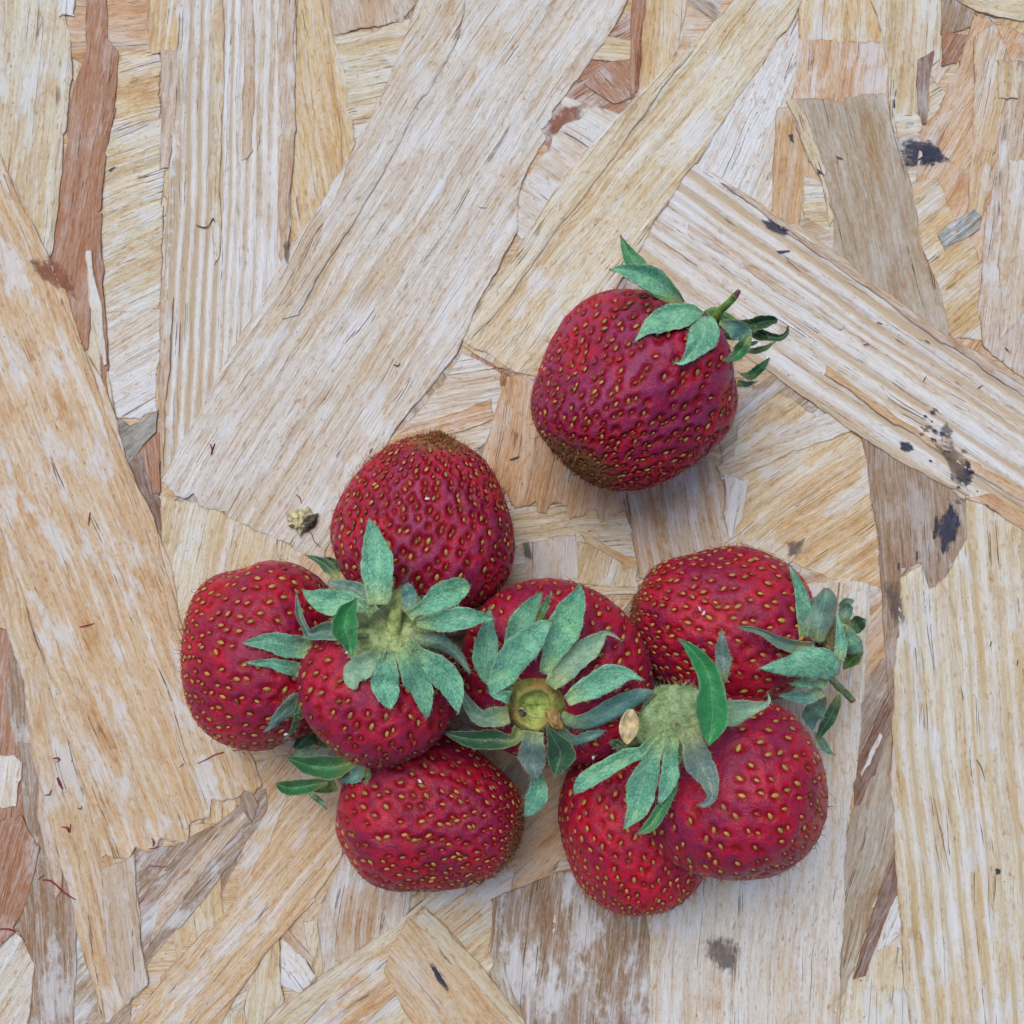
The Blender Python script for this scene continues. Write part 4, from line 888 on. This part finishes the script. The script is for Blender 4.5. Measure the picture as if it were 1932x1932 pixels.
sepal('D', 'D', [(1120,910,40),(1250,850,95),(1370,770,120),(1480,715,110),(1560,690,68),(1607,680,3)], 3.2, 3.1, 'mint', on='BE', cup=.2)
sepal('D', 'D', [(1130,1010,30),(1280,1000,80),(1450,980,104),(1580,965,90),(1700,962,50),(1830,975,1)], 3.3, 3.2, 'mint', on='BE', cup=.2)
sepal('D', 'D', [(1160,1280,60),(1290,1390,110),(1400,1500,124),(1455,1620,92),(1482,1720,48),(1500,1810,1)], 3.3, 3.0, 'mint', on='E')
sepal('D', 'D', [(760,1320,80),(670,1380,105),(590,1450,104),(570,1530,70),(605,1590,12)], 3.3, 3.1, 'pale')
sepal('D', 'D', [(1030,1310,80),(1100,1450,112),(1160,1560,108),(1195,1680,78),(1215,1780,44),(1215,1865,2)], 3.35, 3.0, 'mint')
sepal('D', 'D', [(870,1320,80),(860,1450,108),(855,1560,124),(885,1680,84),(905,1772,6)], 3.35, 3.0, 'mint')
sepal('D', 'D', [(562,1295,12),(540,1180,72),(500,1050,116),(520,930,92),(570,850,42),(597,795,1)], 3.35, 3.45, 'bright', cup=.3, lift=.14, baseyel=0)

# ---------------------------------------------------------------- stems
def tube(name, P_, Rr, mat, parent, base, col=None, n=14, bump=.06, seed=0, brown=None, attrs=True):
    rg = np.random.default_rng(seed); P_ = [Vector(p) for p in P_]; pts = []; rad = []
    for i in range(len(P_)-1):
        a = P_[max(0, i-1)]; b = P_[i]; c = P_[i+1]; d = P_[min(len(P_)-1, i+2)]
        for k in range(6):
            t = k/6; pts.append(cat(np.array(a), np.array(b), np.array(c), np.array(d), t)); rad.append(Rr[i]*(1-t)+Rr[i+1]*t)
    pts.append(np.array(P_[-1])); rad.append(Rr[-1]); pts = np.array(pts); T = np.gradient(pts, axis=0)
    V = []; F = []; br = []; x = None
    for i, p in enumerate(pts):
        t = Vector(T[i]).normalized()
        x = t.orthogonal().normalized() if x is None else (x-t*x.dot(t)).normalized(); y = t.cross(x)
        for k in range(n):
            a = 2*math.pi*k/n; r = rad[i]*(1+bump*math.sin(a*3+i*.5)+bump*.6*rg.normal()); V.append(np.array(Vector(p)+x*(r*math.cos(a))+y*(r*math.sin(a)))-np.array(base))
            br.append(0 if brown is None else brown(i/(len(pts)-1)))
    for i in range(len(pts)-1):
        for k in range(n): a = i*n+k; b = i*n+(k+1) % n; F.append((a, b, b+n, a+n))
    F.append(tuple(range(n))[::-1]); F.append(tuple((len(pts)-1)*n+k for k in range(n)))
    o = link(name, mkmesh(name, V, F, attrs={'brown': br}), mat, parent)
    if col: o.color = (*col, 1)
    return o
def cz(cr, x, y, z): px, py = cp(cr, x, y); return P(px, py, z+ZB)
Bk = BODY['A']; st = tube('stem', [cz('A', 1040, 880, 1.9), cz('A', 1110, 780, 2.1), cz('A', 1200, 690, 2.3), cz('A', 1258, 628, 2.4)], [.058, .052, .050, .046], DISC, Bk['root'], Bk['base'], (.16, .34, .06))
tube('stem_tip', [cz('A', 1245, 645, 2.38), cz('A', 1275, 605, 2.43), cz('A', 1285, 585, 2.45)], [.045, .036, .024], plain('withered_stem', lin((120, 64, 84)), .6), st, Bk['base'])
Bk = BODY['D']; zd = CZD-ZB
st = tube('stem', [cz('D', 925, 1180, zd+.16), cz('D', 935, 1020, zd+.27), cz('D', 960, 860, zd+.30), cz('D', 1005, 720, zd+.22), cz('D', 1015, 690, zd+.22)], [.12, .095, .08, .066, .05], DISC, Bk['calyx'], Bk['base'], (.46, .56, .20))
threads([np.array(cz('D', 925+random.random()*80-40+max(0, (1100-y_)*.15), y_, zd+.22)) for y_ in rng.uniform(720, 1180, 260)], rng.normal(size=(260, 3))+np.array([0, 0, .6]), rng.uniform(.05, .12, 260), .0028, .5, 'hair', GFUZZ, Bk['calyx'], Bk['base'])
Bk = BODY['D']
tube('stem_tip', [cz('D', 1005, 720, zd+.22), cz('D', 1040, 640, zd+.26), cz('D', 1075, 570, zd+.30), cz('D', 1100, 505, zd+.34)], [.055, .042, .022, .006], bpy.data.materials['withered_stem'], Bk['calyx'], Bk['base'], bump=.15)
Bk = BODY['G']; tube('stem', [cz('G', 1040, 1130, 1.4), cz('G', 1110, 1200, 1.4), cz('G', 1180, 1270, 1.35), cz('G', 1245, 1335, 1.3)], [.045, .052, .05, .045], DISC, Bk['root'], Bk['base'], (.17, .23, .13), brown=lambda t: max(0, (t-.85)*5))
# cut hollow end of the middle berry: brown rim round a green dish
Bk = BODY['E']; cE = cp('E', 835, 1145); zE = CZE+.22; cc_ = P(cE[0], cE[1], zE)
sE = (Vector((-.06, -.10, 1)).normalized()+Bk['s']*.25).normalized(); xE = sE.orthogonal().normalized(); yE = sE.cross(xE)
V = []; F = []; br = []; prof = [(.46, -.24, .2), (.39, -.08, .45), (.335, .03, .85), (.295, .085, .95), (.262, .10, .70), (.235, .07, .55), (.205, .0, .25), (.15, -.045, .03), (.08, -.06, 0), (.01, -.06, .1)]
nn_ = 40
for r, h, b in prof:
    for k in range(nn_):
        a = 2*math.pi*k/nn_; rr_ = r*(1+.05*math.sin(2*a+1)+.04*math.sin(5*a)+.015*random.gauss(0, 1)); hh = h+.018*math.sin(3*a+2)+.006*random.gauss(0, 1)+(.03 if math.sin(a+.5) > .6 and r > .2 else 0)
        V.append(np.array(cc_+xE*(rr_*math.cos(a))+yE*(rr_*math.sin(a))+sE*hh)-np.array(Bk['base'])); br.append(b*(.75+.25*math.sin(a*3)))
for i in range(len(prof)-1):
    for k in range(nn_): a = i*nn_+k; b = i*nn_+(k+1) % nn_; F.append((a, b, b+nn_, a+nn_))
F.append(tuple((len(prof)-1)*nn_+k for k in range(nn_)))
cut = link('cut_stem', mkmesh('cut_stem', V, F, attrs={'brown': br}), DISC, Bk['calyx'], color=(.42, .52, .12, 1))
threads([V[i]+np.array(Bk['base']) for i in rng.integers(0, nn_*4, 200)], rng.normal(size=(200, 3))+np.array([0, 0, .4]), rng.uniform(.03, .08, 200), .0025, .5, 'hair', GFUZZ, Bk['calyx'], Bk['base'])
# ================================================================ small loose things
def crumple(name, px, py, z, sx, sy, sz, ang, mat, seed, bump=.5):
    a = math.radians(ang); ax = np.array([[math.cos(a)*sx, math.sin(a)*sx, 0], [-math.sin(a)*sy, math.cos(a)*sy, 0], [0, 0, sz]])
    c = P(px, py, z); V, F, U = ellipsoid((0, 0, 0), ax, 16, 22, bump, seed); o = link(name, mkmesh(name, V, F), mat, None, c); return o
def surf_z(px, py):
    d = (P(px, py, 0)-CAM).normalized(); best = None
    for b in BODY.values():
        h = b['bvh'].ray_cast(CAM, d)
        if h[0] and (best is None or h[0].z > best): best = h[0].z
    w = P(px, py, ZB); return best if best is not None else hboard(w.x, w.y)
w = P(566, 980, ZB); hb = hboard(w.x, w.y)
bud = tag(link('dry_bud', None, loc=(w.x, w.y, hb)), 'small crumpled yellowish dry bud lying on pale wood left of the upright strawberry', 'dried bud')
for k, (dx, dy, s1, s2, mt, sd0) in enumerate(((-6, -2, .14, .12, CRUMB, 1), (6, -4, .12, .10, CRUMB, 2), (0, 8, .13, .08, CRUMB, 3), (16, 2, .09, .12, CRUMBD, 4), (-12, 6, .07, .07, CRUMB, 5), (20, 8, .06, .05, CRUMBD, 6))):
    o = crumple('flake', 566+dx, 980+dy, hb+.06, s1, s2, .07, k*40, mt, sd0, .7); o.parent = bud; o.location = o.location-bud.location
def fibre(pts, r, mat, label, cat_='fibre', name='fibre', zo=.012, group='loose fibres on the board'):
    W3 = []
    for i in range(len(pts)):
        x, y = pts[i]; z = surf_z(x, y); W3.append(P(x, y, z+zo+.006*math.sin(i*1.7)))
    c = W3[0].copy()
    o = tube(name, W3, [r*.7]+[r*(1+.2*math.sin(i*2.3)) for i in range(1, len(pts)-1)]+[r*.4], mat, None, c, n=6, bump=.05); o.location = c
    return tag(o, label, cat_, group)
fibre([(578,998),(588,1008),(592,1020),(600,1028),(606,1034)], .006, BROWNFIB, 'thin dark thread trailing from the dry bud')
fibre([(470,1405),(455,1414),(440,1416),(420,1420),(405,1424),(390,1432),(372,1441)], .009, REDFIB, 'long wavy red fibre below the leftmost strawberry')
fibre([(462,1398),(448,1402),(436,1410),(424,1413)], .006, REDFIB, 'faint short red fibre just above the long wavy one')
fibre([(346,1441),(338,1448)], .010, REDFIB, 'tiny red fibre fragment left of the long wavy one')
fibre([(396,838),(400,848),(398,858),(402,845),(405,836)], .011, REDFIB, 'forked dark red fibre on the pale wide diagonal strand')
fibre([(558,933),(565,938),(568,948)], .007, REDFIB, 'short pink fibre above the dry bud')
fibre([(170,966),(168,978),(167,992)], .008, REDFIB, 'upright red fibre on the tan diagonal strand at the left')
fibre([(150,1183),(163,1180),(178,1176)], .010, REDFIB, 'straight dark red fibre lying level on the tan strand at the left')
fibre([(370,424),(384,429),(394,425),(402,412),(405,420)], .010, BROWNFIB, 'hooked brown fibre on the ribbed pale strand at the upper left')
fibre([(108,1467),(112,1478),(118,1489)], .018, REDFIB, 'thick red brown fibre near the left lower edge')
fibre([(100,1431),(108,1430),(112,1434),(106,1438)], .012, REDFIB, 'curled pink fibre above the thick one at the left')
fibre([(116,1560),(126,1562),(131,1570),(133,1555)], .013, REDFIB, 'hook shaped dark red fibre below the thick one at the left')
fibre([(145,1524),(152,1526),(154,1520)], .008, BROWNFIB, 'very small brown hook beside the lower left strand edge')
fibre([(80,1660),(95,1662),(108,1672),(118,1682),(130,1690),(143,1698)], .013, REDFIB, 'long curved red fibre at the lower left')
fibre([(72,1659),(83,1650)], .010, REDFIB, 'small red bit beside the long curved fibre')
fibre([(-8,1753),(15,1753),(28,1758),(40,1768)], .012, REDFIB, 'red fibre entering at the left edge near the bottom')
fibre([(282,1634),(296,1634),(306,1636),(317,1633)], .007, REDFIB, 'thin red fibre on the slanting brown strand at the lower left')
fibre([(286,1582),(290,1589),(288,1597)], .011, REDFIB, 'red fragment at the torn end of the tan strand')
fibre([(280,1602),(295,1599),(302,1597)], .008, REDFIB, 'level red fibre just under the torn strand end')
fibre([(742,687),(750,690),(755,685)], .010, BROWNFIB, 'small dark brown splinter on the wide pale strand')
fibre([(962,867),(972,864),(980,861)], .012, CRUMBD, 'short black sliver between the two upper strawberries')
fibre([(904,391),(918,392)], .008, REDFIB, 'straight brown red sliver high on the wide pale strand')
CLAB = ['tiny brown splinter on the long right diagonal strand, uppermost of its crumbs', 'tiny brown splinter just below the uppermost crumb on the long right diagonal strand', 'brown splinter crumb on the long right diagonal strand, by its upper edge', 'brown splinter crumb right of the small sepals, in the middle of the long right diagonal',
 '', 'brown splinter crumb near the right end of the long diagonal strand', 'brown splinter crumb by the right edge of the board, above the long diagonal', 'brown splinter crumb on the grey brown curled strand at the upper right', 'brown splinter crumb farthest down at the right edge on the pale strand',
 'brown splinter crumb on the pale right strand, next to the one farthest right', 'brown splinter crumb between the single strawberry and the right hand one', 'brown splinter crumb just above left of the pointed strawberry', 'lower of two splinter crumbs above the pointed strawberry', 'brown splinter crumb at the lower left by the red fibres, upper of two', 'brown splinter crumb at the lower left by the red fibres, lower of two']
for k, (x, y, a) in enumerate([(1635,650,10),(1660,610,-20),(1745,715,60),(1750,645,-30),(1500,1205,40),(1850,730,30),(1900,660,-50),(1690,175,80),(1920,1250,85),(1870,1215,70),(1310,1150,20),(700,850,60),(705,860,30),(95,1495,70),(90,1500,10)]):
    if 1180 < x < 1560 and y > 1000: continue
    d = math.radians(a); fibre([(x-6*math.cos(d), y+6*math.sin(d)), (x, y-1), (x+6*math.cos(d), y-6*math.sin(d))], .008, BROWNFIB, CLAB[k], group='tiny brown splinter crumbs on the board', name='splinter_crumb', cat_='splinter')
# curved hair-thin crack fibre at right
fibre([(1842,1433),(1850,1444),(1856,1462),(1860,1475)], .006, CRUMBD, 'thin dark curved hair on the pale strand at the right')
# white specks
SPK = [(806,941), (793,1475), (1098,1217), (1328,1157), (543+.215*985, 958.3+.215*1252), (543+.215*525, 958.3+.215*1270), (1015,1218), (1012, 1310), (1120,1430), (1448,675), (540,1385), (1320,1148)]
WLAB = ['white speck on the front of the upright pointed strawberry', 'white speck on the bottom left strawberry', 'white hooked speck on a leaf of the middle strawberry', 'white speck on the right hand strawberry, right of two', 'white speck in the green centre of the star shaped calyx',
 'white speck at the foot of the folded green sepal', 'white speck near the upright leaves of the middle strawberry', 'white speck beside the cut hollow stem end', 'white speck in the dark gap below the middle calyx', 'white speck on the shoulder of the single strawberry',
 'white speck at the lower right of the leftmost strawberry', 'white speck on the right hand strawberry, left of two']
for k, (x, y) in enumerate(SPK):
    z = surf_z(x, y); o = crumple('white_speck', x, y, z+.055, .035*random.uniform(.6, 1.1), .016, .014, random.uniform(0, 180), WHITE, 30+k, .6)
    tag(o, WLAB[k], 'lint speck', 'white specks on the strawberries')
# dry papery scale caught between two berries
pc = cp('H', 615, 880); Vp = []; Fp = []; ns = 14; ms = 7; zp = 2.95+ZB
rows_ = [((632-615)+(600-632)*t, -155+310*t, 88*math.sin(math.pi*min(1, max(0, t*.94+.05)))**.7) for t in np.linspace(0, 1, ns)]
for sgn in (0, 1):
    for i, (dx, dy, w_) in enumerate(rows_):
        for j in range(ms):
            s = j/(ms-1)*2-1; v = P(pc[0]+(dx+s*w_)*.215, pc[1]+dy*.215, zp+.03*math.sin(i*.9)+.07*s*s+.03*math.sin(j*2.4)-sgn*.012); Vp.append(v-P(pc[0], pc[1], zp))
for sgn in (0, 1):
    for i in range(ns-1):
        for j in range(ms-1):
            a = sgn*ns*ms+i*ms+j; Fp.append((a, a+1, a+ms+1, a+ms) if sgn == 0 else (a, a+ms, a+ms+1, a+1))
for i in range(ns-1):
    for j in (0, ms-1): a = i*ms+j; Fp.append((a, a+ms, a+ms+ns*ms, a+ns*ms))
o = link('dry_petal', mkmesh('dry_petal', [tuple(v) for v in Vp], Fp), plain('papery', lin((206, 190, 150)), .7, sss=.2), None, P(pc[0], pc[1], zp))
tag(o, 'dry cream coloured papery petal caught beside the leaves of the lower right strawberry', 'dried petal')
o = crumple('dark_pit', *cp('E', 715, 1200), CZE+.19, .075, .055, .03, 30, CRUMBD, 60, .5); o.parent = cut; o.location = o.location-BODY['E']['base']
tube('torn_fibre', [cz('E', 690, 1170, CZE-ZB+.25), cz('E', 720, 1165, CZE-ZB+.27), cz('E', 755, 1195, CZE-ZB+.24), cz('E', 820, 1235, CZE-ZB+.22), cz('E', 900, 1240, CZE-ZB+.26)], [.012, .014, .010, .008, .006], CRUMB, cut, BODY['E']['base'], n=6)
o = crumple('torn_flap', *cp('E', 985, 1250), CZE+.27, .13, .085, .05, 120, plain('torn_flesh', lin((176, 140, 84)), .6), 61, .6); o.parent = cut; o.location = o.location-BODY['E']['base']
for k, (x_, y_) in enumerate([(905, 860), (1000, 1010), (870, 950), (1010, 1120)]):
    o = crumple('dark_spot', *cp('H', x_, y_), surf_z(*cp('H', x_, y_))+.17, .05, .03, .02, 40*k, CRUMBD, 70+k, .6); o.parent = BODY['H']['calyx']; o.location = o.location-BODY['H']['base']
# dark wet spot on calyx H
o = crumple('wet_spot', *cp('H', 1130, 790), CZH+.20, .06, .075, .02, 20, CRUMBD, 50, .4); o.parent = BODY['H']['calyx']; o.location = o.location-BODY['H']['base']
print('objects', len(bpy.data.objects), 'tris', sum(len(o.data.polygons)*2 for o in bpy.data.objects if o.type == 'MESH'))
